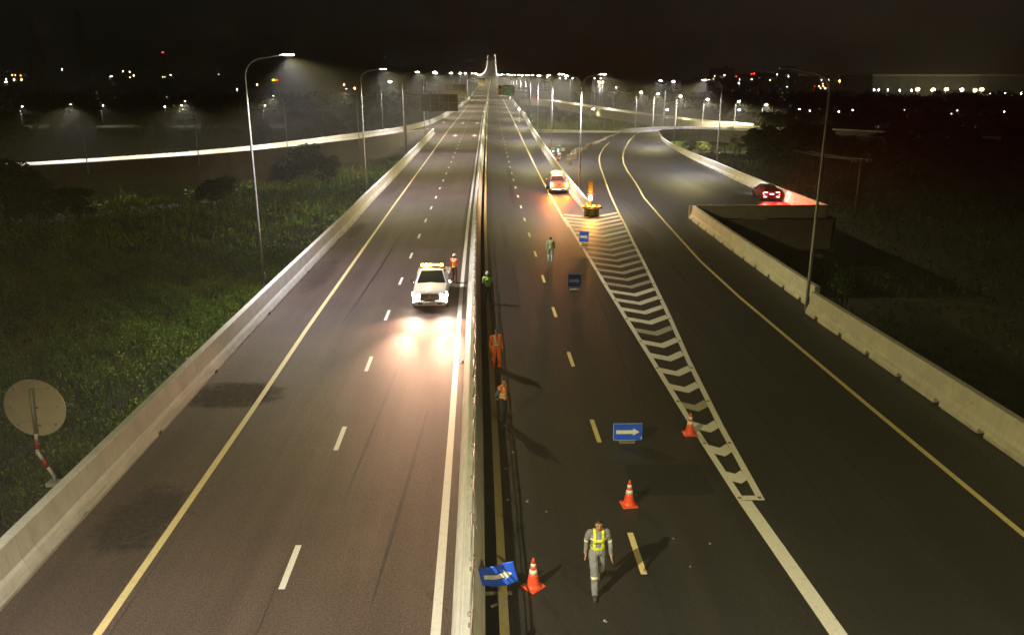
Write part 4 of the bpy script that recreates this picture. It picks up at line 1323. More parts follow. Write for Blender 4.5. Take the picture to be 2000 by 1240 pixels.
# ------------------------------------------------------------------ vehicles (front towards -Y)
def hull(stations, mb, m=0):
    """stations: (y, [(x,z)...] right half from bottom to top centre) mirrored"""
    rings = []
    for (y, hp) in stations:
        ring = [(x, y, z) for (x, z) in hp] + [(-x, y, z) for (x, z) in reversed(hp[:-1])]
        rings.append(ring)
    n = len(rings[0]); vs = []; fs = []
    for r_ in rings: vs += r_
    for i in range(len(rings) - 1):
        for k in range(n):
            j = (k + 1) % n
            fs.append((i * n + k, i * n + j, (i + 1) * n + j, (i + 1) * n + k))
    fs.append(tuple(range(n))); fs.append(tuple(reversed(range((len(rings) - 1) * n, len(rings) * n))))
    mb.add(vs, fs, m, True)
    return mb
def wheel(parent, x, y, r, w):
    root = MB()
    s_ = 1 if x > 0 else -1
    prof = [(r * .62, -w / 2), (r * .9, -w / 2), (r, -w / 2 + .03), (r, w / 2 - .03), (r * .9, w / 2), (r * .62, w / 2)]
    vs = []; fs = []; n = 20
    for (rr_, a) in prof:
        for k in range(n):
            t = 2 * PI * k / n
            vs.append((a * s_, rr_ * math.cos(t), rr_ * math.sin(t)))
    for i in range(len(prof) - 1):
        for k in range(n):
            j = (k + 1) % n; fs.append((i * n + k, i * n + j, (i + 1) * n + j, (i + 1) * n + k))
    root.add(vs, fs, 0, True)
    o = root.build('wheel', M['rubber'], parent, (x, y, r))
    mb = MB()
    for k in range(6):
        t = 2 * PI * k / 6
        mb.box((s_ * (w / 2 - .04), r * .33 * math.cos(t), r * .33 * math.sin(t)), (.03, .07 + .1 * abs(math.cos(t)) * .0, .07))
        a0 = t - .16; a1 = t + .16
        mb.prism([(s_ * (w / 2 - .03), .04 * math.cos(a0), .04 * math.sin(a0)), (s_ * (w / 2 - .03), r * .6 * math.cos(a0), r * .6 * math.sin(a0)), (s_ * (w / 2 - .03), r * .6 * math.cos(a1), r * .6 * math.sin(a1)), (s_ * (w / 2 - .03), .04 * math.cos(a1), .04 * math.sin(a1))], (-s_ * .03, 0, 0))
    mb.build('rim', M['rim'], o)
    return o
def smooth_body(mb, name, m, parent):
    o = mb.build(name, m, parent)
    md = o.modifiers.new('b', 'BEVEL'); md.width = .03; md.segments = 2; md.limit_method = 'ANGLE'; md.angle_limit = math.radians(28)
    return o

def pickup(loc, rz, label, rear_view=False):
    root = empty('pickup_truck', loc, rz, label, 'pickup truck')
    body = M['silver_body'] if rear_view else M['white_body']
    mb = MB()
    st = [(-2.62, [(.0, .46), (.66, .46), (.76, .56), (.78, .80), (.70, .93), (.0, .97)]),
          (-2.50, [(.0, .38), (.80, .38), (.90, .52), (.91, .88), (.80, 1.03), (.0, 1.07)]),
          (-1.95, [(.0, .34), (.83, .34), (.925, .5), (.925, .98), (.82, 1.10), (.0, 1.15)]),
          (-1.15, [(.0, .34), (.84, .34), (.93, .5), (.93, 1.02), (.85, 1.15), (.0, 1.20)]),
          (-.4, [(.0, .34), (.84, .34), (.93, .5), (.93, 1.03), (.86, 1.18), (.0, 1.2)]),
          (.95, [(.0, .34), (.84, .34), (.93, .5), (.93, 1.05), (.86, 1.18), (.0, 1.2)])]
    hull(st, mb); smooth_body(mb, 'body', body, root)
    mb = MB()
    hull([(.98, [(0, .4), (.80, .4), (.86, .5), (.86, .74), (0, .76)]), (2.50, [(0, .45), (.80, .45), (.86, .55), (.86, .74), (0, .76)])], mb)
    for s_ in (-1, 1):
        mb.box((s_ * .885, 1.76, .86), (.09, 1.56, .72))
    mb.box((0, 1.02, .95), (1.72, .07, .5))
    smooth_body(mb, 'cargo_bed', body, root)
    mb = MB(); mb.box((0, 2.55, .90), (1.62, .07, .66), bev=.01); tg = smooth_body(mb, 'tailgate', body, root)
    MB().box((0, 2.61, 1.02), (.34, .02, .10), bev=.005).build('handle', M['black'], tg)
    # cab
    zb, zt = 1.15, 1.74
    def cabp(u, y, z): return (u, y, z)
    mb = MB()
    b = [(-.85, -1.12, zb), (.85, -1.12, zb), (.85, .93, zb), (-.85, .93, zb)]
    t = [(-.63, -.34, zt), (.63, -.34, zt), (.63, .66, zt), (-.63, .66, zt)]
    c_ = [(-.45, -.2, zt + .05), (.45, -.2, zt + .05), (.45, .5, zt + .05), (-.45, .5, zt + .05)]
    mb.add(b + t + c_, [(0, 1, 5, 4), (1, 2, 6, 5), (2, 3, 7, 6), (3, 0, 4, 7), (4, 5, 9, 8), (5, 6, 10, 9), (6, 7, 11, 10), (7, 4, 8, 11), (8, 9, 10, 11)])
    smooth_body(mb, 'cab', body, root)
    def pane(name, q, off, parent=root, m='glass_dark', inset=.07):
        q = [Vector(p) for p in q]; c = sum(q, Vector()) / 4
        nrm = (q[1] - q[0]).cross(q[3] - q[0]).normalized()
        if nrm.dot(c - Vector((0, -.1, 1.3))) < 0: nrm = -nrm
        vs = [p + (c - p).normalized() * inset + nrm * off for p in q]
        mb = MB(); mb.prism(vs, -nrm * .012); return mb.build(name, M[m], parent)
    pane('windshield', [b[0], b[1], t[1], t[0]], .012, inset=.10)
    pane('rear_window', [b[2], b[3], t[3], t[2]], .012, inset=.12)
    for s_ in (0, 1):
        f0, f1 = (b[1], b[2]) if s_ else (b[0], b[3]); g0, g1 = (t[1], t[2]) if s_ else (t[0], t[3])
        lp = lambda p, q, f: tuple(p[i] + (q[i] - p[i]) * f for i in range(3))
        pane('side_window', [lp(f0, f1, .03), lp(f0, f1, .50), lp(g0, g1, .45), lp(g0, g1, .0)], .012, inset=.06)
        pane('side_window', [lp(f0, f1, .54), lp(f0, f1, .97), lp(g0, g1, .97), lp(g0, g1, .50)], .012, inset=.06)
    # front face
    mb = MB(); mb.box((0, -2.625, .78), (1.02, .06, .30), bev=.01); gr = mb.build('grille', M['black'], root)
    for z in (.68, .75, .82, .89): MB().box((0, -2.665, z), (.96, .02, .018)).build('bar', M['chrome'], gr)
    for (dx, dz) in ((0, .055), (-.055, -.03), (.055, -.03)):
        a = math.atan2(dz, dx) if (dx or dz) else 0
        L_ = .10; Wd = .045
        cx_, cz_ = dx * .85, .79 + dz * .85
        ux, uz = math.cos(a), math.sin(a)
        pts = [(cx_ - ux * L_ * .5, -2.69, cz_ - uz * L_ * .5), (cx_ - uz * Wd, -2.69, cz_ + ux * Wd), (cx_ + ux * L_ * .5, -2.69, cz_ + uz * L_ * .5), (cx_ + uz * Wd, -2.69, cz_ - ux * Wd)]
        mb = MB(); mb.prism(pts, (0, .012, 0)); mb.build('emblem', M['chrome'], gr)
    MB().box((0, -2.68, .46), (1.66, .16, .22), bev=.03).build('bumper', body, root)
    MB().box((0, -2.775, .47), (.52, .02, .12)).build('licence_plate', M['plate'], root)
    for s_ in (-1, 1):
        MB().box((s_ * .50, -2.77, .45), (.24, .02, .07)).build('air_intake', M['black'], root)
        hl = MB(); hl.prism([(s_ * .52, -2.61, .93), (s_ * .91, -2.42, 1.01), (s_ * .93, -2.44, .80), (s_ * .58, -2.65, .77)], (0, -.035, 0))
        hm = M['black'] if rear_view else M['headlight']
        hl.build('headlight', hm, root)
        MB().box((s_ * .78, -2.61, .64), (.20, .12, .30), bev=.02).build('fog_lamp', M['black'] if rear_view else M['headlight'], root)
        mi = MB(); mi.box((s_ * 1.03, -.92, 1.22), (.20, .11, .17), bev=.03); mi.tube([(s_ * .9, -.95, 1.16), (s_ * 1.0, -.93, 1.2)], .02, 6)
        mi.build('side_mirror', M['chrome'], root)
        MB().prism([(s_ * .885, 2.56, 1.20), (s_ * .70, 2.60, 1.20), (s_ * .74, 2.60, .82), (s_ * .885, 2.58, .76)], (0, .03, 0)).build('tail_lamp', M['hazard'] if rear_view else M['red'], root)
        for yy in (-.55, .35):
            MB().box((s_ * .935, yy + .25, 1.0), (.03, .16, .035)).build('door_handle', M['chrome'], root)
        for y in (-1.72, 1.62):
            arch = [(s_ * .915, y + .47 * math.cos(a_ * PI / 10), .36 + .47 * math.sin(a_ * PI / 10)) for a_ in range(11)]
            mb = MB(); mb.prism(arch, (s_ * .022, 0, 0)); mb.build('wheel_arch', M['black'], root)
            wheel(root, s_ * .83, y, .38, .24)
    MB().box((0, 2.66, .50), (1.5, .14, .16), bev=.03).build('rear_bumper', M['chrome'], root)
    MB().box((0, 2.745, .52), (.36, .02, .12)).build('licence_plate', M['plate_lit'] if rear_view else M['plate'], root)
    # amber light bar on the roof
    lb = MB().box((0, -.02, 1.86), (1.24, .34, .05), bev=.015).build('light_bar', M['black'], root)
    n = 6
    for i in range(n):
        x = -.52 + i * 1.04 / (n - 1)
        hot = (i in (1,)) if not rear_view else (i in (2, 3, 4))
        MB().box((x, -.02, 1.935 + (.06 if rear_view else 0)), (.185, .30, .10 + (.12 if rear_view else 0)), bev=.03).build('amber_module', M['amber_hot'] if hot else (M['amber_lamp'] if i in (0, 2, 5) and not rear_view else M['amber_dim']), lb)
    for s_ in (-1, 1): MB().box((s_ * .6, -.02, 1.81), (.04, .1, .10)).build('bracket', M['black'], lb)
    return root

p1 = pickup((-3.14, 41.2, 0), .015, 'white pickup facing the camera with headlights on and an amber roof bar')
p1.scale = (.96, .96, .95)
for s_ in (-1, 1):
    spot('main_beam', 5200, (1, .55, .36), 30, 1.0, .12, (s_ * .75, -2.80, .95), (s_ * .10, -1, -.03), p1)
    spot('headlight_beam', 1500, (1, .55, .36), 30, 1.0, .10, (s_ * .75, -2.80, .95), (s_ * .03, -1, -.02), p1)
for s_ in (-1, 1):
    spot('dipped_beam', 1500, (1, .52, .33), 92, 1.0, .15, (s_ * .75, -2.80, .95), (s_ * .12, -1, -.10), p1)
point('beacon_light', 60, (1, .60, .08), .1, (-.3, -.15, 2.15), p1)
p2 = pickup((7.05, 85.4, 0), PI + .02, 'pickup seen from behind with amber beacon and flashing lamps by the divider wall', True)
point('beacon_light', 1500, (1, .20, .015), .15, (0, .5, 2.5), p2)
for s_ in (-1, 1): point('hazard_light', 420, (1, .17, .01), .08, (s_ * .86, 2.78, 1.0), p2)

def sedan(loc, rz, label):
    root = empty('hatchback_car', loc, rz, label, 'car')
    B = M['maroon_body']
    mb = MB()
    st = [(-2.22, [(0, .34), (.60, .34), (.70, .45), (.70, .62), (.60, .70), (0, .73)]),
          (-2.0, [(0, .24), (.74, .24), (.84, .4), (.86, .66), (.74, .80), (0, .84)]),
          (-1.1, [(0, .2), (.80, .2), (.89, .38), (.90, .74), (.80, .93), (0, .97)]),
          (.2, [(0, .2), (.82, .2), (.90, .38), (.90, .80), (.82, .95), (0, .97)]),
          (1.4, [(0, .2), (.82, .2), (.90, .4), (.90, .84), (.78, 1.0), (0, 1.02)]),
          (1.95, [(0, .26), (.78, .26), (.87, .42), (.86, .84), (.74, .98), (0, 1.0)]),
          (2.13, [(0, .34), (.70, .34), (.80, .45), (.78, .78), (.66, .90), (0, .92)])]
    hull(st, mb); smooth_body(mb, 'body', B, root)
    mb = MB()
    st = [(-1.15, [(0, .90), (.76, .90), (.80, .93), (.74, .95), (0, .98)]),
          (-.35, [(0, .90), (.80, .92), (.78, 1.05), (.60, 1.36), (0, 1.41)]),
          (.5, [(0, .90), (.80, .92), (.79, 1.06), (.61, 1.40), (0, 1.46)]),
          (1.1, [(0, .90), (.80, .92), (.77, 1.06), (.57, 1.33), (0, 1.39)]),
          (1.85, [(0, .90), (.72, .92), (.70, .95), (.62, .99), (0, 1.02)])]
    hull(st, mb); smooth_body(mb, 'cabin', B, root)
    mb = MB(); mb.prism([(-.50, 1.18, 1.355), (.50, 1.18, 1.355), (.60, 1.84, 1.035), (-.60, 1.84, 1.035)], (0, .02, .045)); mb.build('rear_window', M['glass_dark'], root)
    mb = MB(); mb.prism([(-.54, -.42, 1.365), (.54, -.42, 1.365), (.70, -1.08, 1.0), (-.70, -1.08, 1.0)], (0, -.02, .045)); mb.build('windshield', M['glass_dark'], root)
    for s_ in (-1, 1):
        for (a, b_, c_, d_) in (((-.75, 1.0), (.30, 1.04), (.30, 1.34), (-.30, 1.30)), ((.36, 1.04), (1.35, 1.06), (1.0, 1.29), (.36, 1.345))):
            q = []
            for (y, z) in (a, b_, c_, d_):
                xx = .80 - (z - 1.0) * .52
                q.append((s_ * (xx + .006), y, z))
            mb = MB(); mb.prism(q, (s_ * .012, 0, 0)); mb.build('side_window', M['glass_dark'], root)
        # C-shaped tail lamp
        tl = [(s_ * .42, 2.16, .86), (s_ * .70, 2.13, .88), (s_ * .80, 2.05, .78), (s_ * .74, 2.13, .62)]
        mb = MB(); mb.tube(tl, .035, 6); mb.build('tail_lamp', M['tail_hot'], root)
        MB().box((s_ * .62, 2.17, .44), (.26, .05, .07), bev=.01).build('fog_lamp', M['tail_hot'], root)
        MB().box((s_ * .95, -.72, 1.0), (.16, .09, .11), bev=.02).build('side_mirror', B, root)
        MB().box((s_ * .62, -2.10, .66), (.30, .12, .10), bev=.02).build('headlight', M['headlight'], root)
        for y in (-1.38, 1.32):
            arch = [(s_ * .885, y + .40 * math.cos(a_ * PI / 10), .31 + .40 * math.sin(a_ * PI / 10)) for a_ in range(11)]
            mb = MB(); mb.prism(arch, (s_ * .022, 0, 0)); mb.build('wheel_arch', M['black'], root)
            wheel(root, s_ * .80, y, .32, .20)
        MB().box((s_ * .905, .0, .86), (.03, .16, .03)).build('door_handle', M['chrome'], root)
        MB().box((s_ * .905, .95, .88), (.03, .16, .03)).build('door_handle', M['chrome'], root)
    MB().box((0, 2.15, .70), (.44, .03, .13)).build('licence_plate', M['plate_lit'], root)
    MB().box((0, 2.12, .30), (1.2, .10, .12), bev=.02).build('rear_diffuser', M['black'], root)
    for s_ in (-1, 1):
        spot('tail_light', 2600, (1, .02, .015), 105, .6, .06, (s_ * .66, 2.25, .80), (-.42, 1, -.16), root)
        spot('headlight_beam', 900, (.80, .88, 1), 100, .8, .05, (s_ * .6, -2.22, .66), (0, -1, -.06), root)
    return root
sedan((27.6, 79.3, 0), PI - .06, 'dark red hatchback with red tail lights glowing beside the ramp barrier')

# ------------------------------------------------------------------ people
def person(loc, rz, label, pose, colors, vest=None, helmet=False, hair=True, voxel=.014, scale=1.0):
    root_pts = pose
    J = {k: Vector(v) for k, v in pose.items()}
    caps = []
    def cap(a, b_, ra, rb, zone): caps.append((Vector(a), Vector(b_), ra, rb, zone))
    for s_ in ('l', 'r'):
        cap(J['hip' + s_], J['knee' + s_], .104, .082, 'thigh')
        cap(J['knee' + s_], J['ankle' + s_], .080, .066, 'shin')
        cap(J['ankle' + s_] + Vector((0, .02, -.02)), J['toe' + s_], .045, .036, 'foot')
        cap(J['sh' + s_], J['el' + s_], .064, .053, 'uarm')
        cap(J['el' + s_], J['wr' + s_], .051, .037, 'farm')
    mb = MB()
    def tub(a, b_, ra, rb):
        d = (b_ - a)
        L_ = d.length
        if L_ < 1e-4: return
        mb.tube([a, a + d * .5, b_], [ra, (ra + rb) / 2, rb], 10)
        mb.sphere(a, ra, 0, 10, 8); mb.sphere(b_, rb, 0, 10, 8)
    for (a, b_, ra, rb, z) in caps: tub(a, b_, ra, rb)
    pe, ch = J['pelvis'], J['chest']
    mid = pe.lerp(ch, .45)
    ell = [(pe, (.162, .118, .115), 'pelvis'), (mid, (.150, .112, .15), 'torso'), (ch, (.178, .122, .165), 'torso')]
    for (c, r_, z) in ell: mb.sphere(c, r_, 0, 16, 12)
    tub(J['shl'].lerp(J['shr'], .12), J['shr'].lerp(J['shl'], .12), .062, .062)
    caps.append((J['shl'], J['shr'], .06, .06, 'torso'))
    caps.append((pe, ch, .12, .14, 'torso'))
    caps.append((J['hipl'], J['hipr'], .1, .1, 'pelvis'))
    hd = J['head']; nk = ch + Vector((0, 0, .13))
    tub(nk, hd + Vector((0, .01, -.06)), .054, .05)
    caps.append((nk + Vector((0, 0, .05)), hd + Vector((0, 0, -.05)), .05, .05, 'head'))
    f = J.get('face', Vector((0, -1, 0))).normalized()
    side = Vector((f.y, -f.x, 0)) * -1
    mb.sphere(hd + Vector((0, 0, .02)), (.078, .092, .102) if abs(f.y) > .6 else (.092, .078, .102), 0, 16, 12)
    mb.sphere(hd + f * .03 + Vector((0, 0, -.05)), (.058, .058, .062), 0, 12, 8)
    mb.sphere(hd + f * .095 + Vector((0, 0, -.012)), (.015, .018, .024), 0, 8, 6)       # nose
    for q in (-1, 1):
        mb.sphere(hd + side * (.080 * q) + Vector((0, 0, 0)), (.017, .017, .032), 0, 8, 6)  # ears
    caps.append((hd, hd + Vector((0, 0, .05)), .09, .09, 'head'))
    # hands: palm, four fingers, thumb
    for s_ in ('l', 'r'):
        el, wr = J['el' + s_], J['wr' + s_]
        d = (wr - el).normalized()
        sgn = -1 if s_ == 'r' else 1
        inn = Vector((0, -1, 0)) if abs(d.y) < .8 else Vector((0, 0, -1))
        lat = d.cross(inn).normalized() * sgn
        ac = lat.cross(d).normalized()
        pc = wr + d * .055
        tub(wr + d * .02 + inn * .018, wr + d * .085 + inn * .025, .018, .016)
        tub(wr + d * .02 - inn * .018, wr + d * .085 - inn * .022, .018, .015)
        tub(wr + d * .01, wr + d * .08, .024, .020)
        for i, (o_, l_) in enumerate(((.032, .062), (.011, .072), (-.011, .067), (-.031, .052))):
            r0 = wr + d * .09 + inn * o_
            k = r0 + d * l_ * .55 - lat * .004
            e = k + (d * .75 - lat * .62).normalized() * l_ * .45
            tub(r0, k, .0105, .0095); tub(k, e, .0095, .0085)
        t0 = wr + d * .035 + inn * .03; t1 = t0 + (d * .6 + inn * .7).normalized() * .035; t2 = t1 + d * .032 - lat * .01
        tub(t0, t1, .012, .0105); tub(t1, t2, .0105, .009)
        caps.append((wr + d * .03, wr + d * .17, .03, .02, 'hand'))
    me = mb.mesh('raw', M['skin'])
    tmp = bpy.data.objects.new('tmp', me); col.objects.link(tmp)
    md = tmp.modifiers.new('r', 'REMESH'); md.mode = 'VOXEL'; md.voxel_size = voxel; md.use_smooth_shade = True
    ms = tmp.modifiers.new('s', 'SMOOTH'); ms.factor = .5; ms.iterations = 2
    dg = bpy.context.evaluated_depsgraph_get(); dg.update()
    bm_ = bpy.data.meshes.new_from_object(tmp.evaluated_get(dg))
    bpy.data.objects.remove(tmp)
    # material per face from the nearest bone
    names = []
    nv = len(bm_.vertices); co = np.empty(nv * 3); bm_.vertices.foreach_get('co', co); co = co.reshape(-1, 3)
    nf = len(bm_.polygons); cen = np.empty(nf * 3); bm_.polygons.foreach_get('center', cen); cen = cen.reshape(-1, 3)
    nor = np.empty(nf * 3); bm_.polygons.foreach_get('normal', nor); nor = nor.reshape(-1, 3)
    best = np.full(nf, 1e9); bi = np.zeros(nf, int); bt = np.zeros(nf)
    for ci, (a, b_, ra, rb, z) in enumerate(caps):
        A = np.array(a); D = np.array(b_) - A; L2 = (D * D).sum() + 1e-9
        t = np.clip(((cen - A) @ D) / L2, 0, 1)
        dist = np.linalg.norm(cen - A - t[:, None] * D, axis=1) - (ra + (rb - ra) * t)
        k = dist < best
        best[k] = dist[k]; bi[k] = ci; bt[k] = t[k]
    matn = []
    idx = np.zeros(nf, np.int32)
    fv = np.array(f)
    lists = {}
    zones = []
    for i in range(nf):
        z = caps[bi[i]][4]; t = bt[i]; p = cen[i]
        if z == 'torso' and p[2] < pe.z + .03: z = 'pelvis'
        zones.append(z)
        if z == 'head':
            q = p - np.array(hd)
            mn = 'skin'
            fr = q @ fv
            if hair and (q[2] > .062 or (q[2] > -.035 and fr < .018 - .0)): mn = 'hair'
            if fr > .06:
                sx = abs(q @ np.array(side))
                if .020 < sx < .042 and (.002 < q[2] < .014 or .028 < q[2] < .036): mn = 'hair'      # eyes and brows
                if sx < .026 and -.066 < q[2] < -.052: mn = 'lip'
        else: mn = colors(z, t, p, i)
        if mn not in lists:
            lists[mn] = len(matn); matn.append(mn)
        idx[i] = lists[mn]
    bm_.materials.clear()
    for mn in matn: bm_.materials.append(M[mn])
    bm_.polygons.foreach_set('material_index', idx)
    bm_.polygons.foreach_set('use_smooth', [True] * nf)
    vz = np.full(nv, True)
    for i, pg in enumerate(bm_.polygons):
        if zones[i] in ('head', 'hand', 'foot'):
            for v in pg.vertices: vz[v] = False
    vn = np.empty(nv * 3); bm_.vertices.foreach_get('normal', vn); vn = vn.reshape(-1, 3)
    sd_ = R.uniform(0, 50)
    amp = np.array([(noise.noise((c[0] * 13 + sd_, c[1] * 13, c[2] * 6.5)) * .012 + noise.noise((c[0] * 30, c[1] * 30 + sd_, c[2] * 17)) * .006) if k else 0.0 for c, k in zip(co, vz)])
    co = co + vn * amp[:, None]
    bm_.vertices.foreach_set('co', co.ravel()); bm_.update()
    bm_.name = 'person'
    o = link('person', bm_, None, loc, rz); o.scale = (scale,) * 3
    tag(o, label, 'person')
    if vest:
        vsn = np.empty(nv * 3); bm_.vertices.foreach_get('normal', vsn); vsn = vsn.reshape(-1, 3)
        V = []; Fc = []; Ms = []; vm = {}; mats = []
        mi = {}
        for i, pg in enumerate(bm_.polygons):
            if zones[i] not in ('torso', 'pelvis', 'uarm'): continue
            r_ = vest(zones[i], cen[i], nor[i], bt[i])
            if not r_: continue
            if r_ not in mi: mi[r_] = len(mats); mats.append(M[r_])
            q = []
            for v in pg.vertices:
                if v not in vm:
                    vm[v] = len(V); V.append(tuple(co[v] + vsn[v] * .014))
                q.append(vm[v])
            Fc.append(q); Ms.append(mi[r_])
        me = bpy.data.meshes.new('safety_vest'); me.from_pydata(V, [], Fc)
        for q in mats: me.materials.append(q)
        me.polygons.foreach_set('material_index', Ms); me.polygons.foreach_set('use_smooth', [True] * len(Fc)); me.update()
        vo = link('safety_vest', me, o)
        sd = vo.modifiers.new('t', 'SOLIDIFY'); sd.thickness = .012; sd.offset = -1
    if helmet:
        mb = MB()
        c = hd + Vector((0, 0, .045))
        prof = [(.128, -.012), (.130, 0.0), (.116, .012), (.112, .05), (.092, .095), (.055, .122), (.012, .13)]
        mb.lathe(prof, c, 20)
        mb.box((c.x + f.x * .12, c.y + f.y * .12, c.z), (.13, .07, .012), rz=math.atan2(f.y, f.x) + PI / 2)
        mb.box((c.x, c.y, c.z + .115), (.02, .15, .03), rz=math.atan2(f.y, f.x) + PI / 2)
        mb.build('helmet', M['helmet'], o)
    return o
mat('lip', (.26, .09, .07), .5, var=0)

def stand(lean=0.0, arm='side', face=(0, -1, 0), gap=.10):
    P_ = dict(pelvis=(0, 0, .93), chest=(0, -.01 - lean, 1.26), head=(0, -.03 - lean * 1.3, 1.565), face=face)
    for s_, q in (('l', 1), ('r', -1)):
        P_['hip' + s_] = (q * .09, 0, .90); P_['knee' + s_] = (q * (gap + .0), -.02, .48); P_['ankle' + s_] = (q * (gap + .02), .02, .085); P_['toe' + s_] = (q * (gap + .05), -.15, .036)
        P_['sh' + s_] = (q * .185, -.005 - lean, 1.385)
        if arm == 'side':
            P_['el' + s_] = (q * .245, .03, 1.12); P_['wr' + s_] = (q * .25, -.02, .88)
        elif arm == 'back':
            P_['el' + s_] = (q * .25, .12, 1.13); P_['wr' + s_] = (q * .07, .19, .97)
        elif arm == 'front':
            P_['el' + s_] = (q * .255, .02, 1.13); P_['wr' + s_] = (q * .13, -.20, 1.02)
    return P_
def simple(shirt, trousers, sleeve=None, short=False, band=None):
    def c(z, t, p, i):
        if z in ('thigh', 'pelvis'): return trousers
        if z == 'shin': return (band if band and .05 < t < .2 else trousers)
        if z == 'foot': return 'shoe'
        if z == 'hand': return 'skin'
        if z == 'uarm':
            if short and t > .75: return 'skin'
            return sleeve or shirt
        if z == 'farm': return 'skin' if (short or t > .93) else (sleeve or shirt)
        return shirt
    return c

# 1: the man walking towards the camera in grey work clothes with a yellow harness
w = stand(lean=.02)
w.update(hipl=(.09, .02, .90), kneel=(.10, .04, .47), anklel=(.09, .36, .17), toel=(.10, .27, .05),
         hipr=(-.09, -.02, .90), kneer=(-.09, -.22, .50), ankler=(-.08, -.30, .09), toer=(-.10, -.46, .045),
         ell=(.25, .0, 1.12), wrl=(.262, -.15, .90), elr=(-.235, .06, 1.12), wrr=(-.245, .02, .87))
def c1(z, t, p, i):
    if z == 'foot': return 'shoe'
    if z == 'hand': return 'skin'
    if z == 'uarm' and .74 < t < .93: return 'reflect_band'
    if z == 'farm' and t > .95: return 'skin'
    if z == 'shin' and p[0] < 0 and .06 < t < .20: return 'reflect_band'
    if z == 'torso' and 1.235 < p[2] < 1.275 and p[1] < 0: return 'reflect_band'
    return 'grey_cloth'
def v1(z, p, n, t):
    x, y, q = p
    if z == 'uarm': return None
    if .985 < q < 1.055: return 'hi_yellow'
    if 1.05 <= q < 1.47 and .062 < abs(x) < .108 and (z == 'torso'): return 'hi_yellow'
    if 1.20 < q < 1.25 and abs(x) < .08 and y < 0: return 'hi_yellow'
    return None
q = at(1168, 1166)
person((q.x, q.y + .32, 0), .03, 'man in grey work clothes and yellow harness walking towards the camera', w, c1, v1, voxel=.0105, scale=1.07)

# 2: blue sleeves, orange vest, hands behind his back
def vest_striped(base, z0=.98, z1=1.46, sleeves=False, bands=(1.06, 1.19), edge=None, vert=True):
    def v(z, p, n, t):
        x, y, q = p
        if z == 'uarm' and not (t < .18): return None
        if q < z0 or q > z1: return None
        for b_ in bands:
            if b_ < q < b_ + .055: return 'reflect_band'
        if vert and q > bands[-1] + .05 and .065 < abs(x) < .115: return 'reflect_band'
        if edge and q < z0 + .06: return edge
        return base
    return v
q = at(983, 828)
person((q.x, q.y, 0), 1.0, 'man with blue sleeves and orange striped vest, hands clasped behind his back', stand(arm='back', lean=-.02, face=(-.35, -1, 0)), simple('blue_cloth', 'navy_cloth'), vest_striped('vest_orange', z0=.93, bands=(1.02, 1.13)), scale=.98)
# 3: all orange suit
q = at(970, 720)
person((q.x, q.y, 0), .22, 'man in a bright orange suit with pale reflective bands standing by the median line', stand(arm='side', gap=.12), simple('orange_cloth', 'orange_cloth'), vest_striped('orange_cloth', z0=1.0, bands=(1.04, 1.15)), scale=.98)
# 4: green vest and helmet seen from behind
q = at(953, 593)
o = person((q.x, q.y, 0), PI - .1, 'man in a lime green vest and white helmet seen from behind beside the median', stand(arm='front'), simple('white_cloth', 'navy_cloth', short=True), vest_striped('lime', z0=.96, bands=(5.0,), vert=False), helmet=True, hair=True, scale=.99)
MB().prism([(.05 * math.cos(a * .7), .145, 1.28 + .035 * math.sin(a * .7)) for a in range(7)], (0, .008, 0)).build('vest_emblem', M['navy_cloth'], o)
# 5: beside the pickup
q = at(888, 553)
person((q.x, q.y, 0), PI - .55, 'man in white helmet and orange yellow vest standing at the side of the white pickup', stand(arm='front'), simple('red_cloth', 'maroon_cloth'), vest_striped('vest_orange', z0=.95, bands=(1.30,), vert=True, edge='hi_yellow'), helmet=True, scale=1.0)
# 6: pale blue coveralls walking away
w6 = stand()
w6.update(kneel=(.10, -.10, .50), anklel=(.10, -.02, .12), toel=(.11, -.16, .04), kneer=(-.10, .02, .48), ankler=(-.10, .12, .10), toer=(-.11, -.02, .04), elr=(-.25, -.06, 1.12), wrr=(-.24, -.2, .93), ell=(.25, .06, 1.12), wrl=(.27, .06, .87))
def v6(z, p, n, t):
    x, y, q_ = p
    if z == 'uarm': return None
    if 1.0 < q_ < 1.06: return 'hi_yellow'
    if q_ > 1.05 and abs(abs(x) - (.02 + (q_ - 1.05) * .24)) < .026: return 'hi_yellow'
    return None
q = at(1075, 513)
person((q.x, q.y, 0), PI, 'man in pale blue work clothes with yellow harness walking away up the lane', w6, simple('pale_blue_cloth', 'pale_blue_cloth', band='reflect_band'), v6, scale=1.0)

# ------------------------------------------------------------------ litter on the road
for i, (px, py, s_) in enumerate(((1002, 883, .13), (988, 915, .07), (1030, 979, .08), (1067, 999, .05), (992, 976, .06), (1315, 1052, .04), (1348, 1107, .03), (912, 700, .10), (903, 706, .16), (1160, 709, .05), (1182, 1213, .06), (722, 560, .08), (1386, 1062, .05))):
    p = at(px, py)
    a = R.uniform(0, 3); n_ = 7
    mb = MB()
    pts = [(s_ * R.uniform(.5, 1) * math.cos(2 * PI * k / n_), s_ * .6 * R.uniform(.5, 1) * math.sin(2 * PI * k / n_), 0) for k in range(n_)]
    mb.prism(pts, (0, 0, .012)); mb.add([(pts[0][0], pts[0][1], .012), (pts[2][0], pts[2][1], .012), (0, 0, .05)], [(0, 1, 2)])
    o = mb.build('litter', M['litter_white'], None, (p.x, p.y, .004), a)
    tag(o, 'small pale scrap of litter lying on the dark asphalt', 'litter', 'scraps of litter on the road')
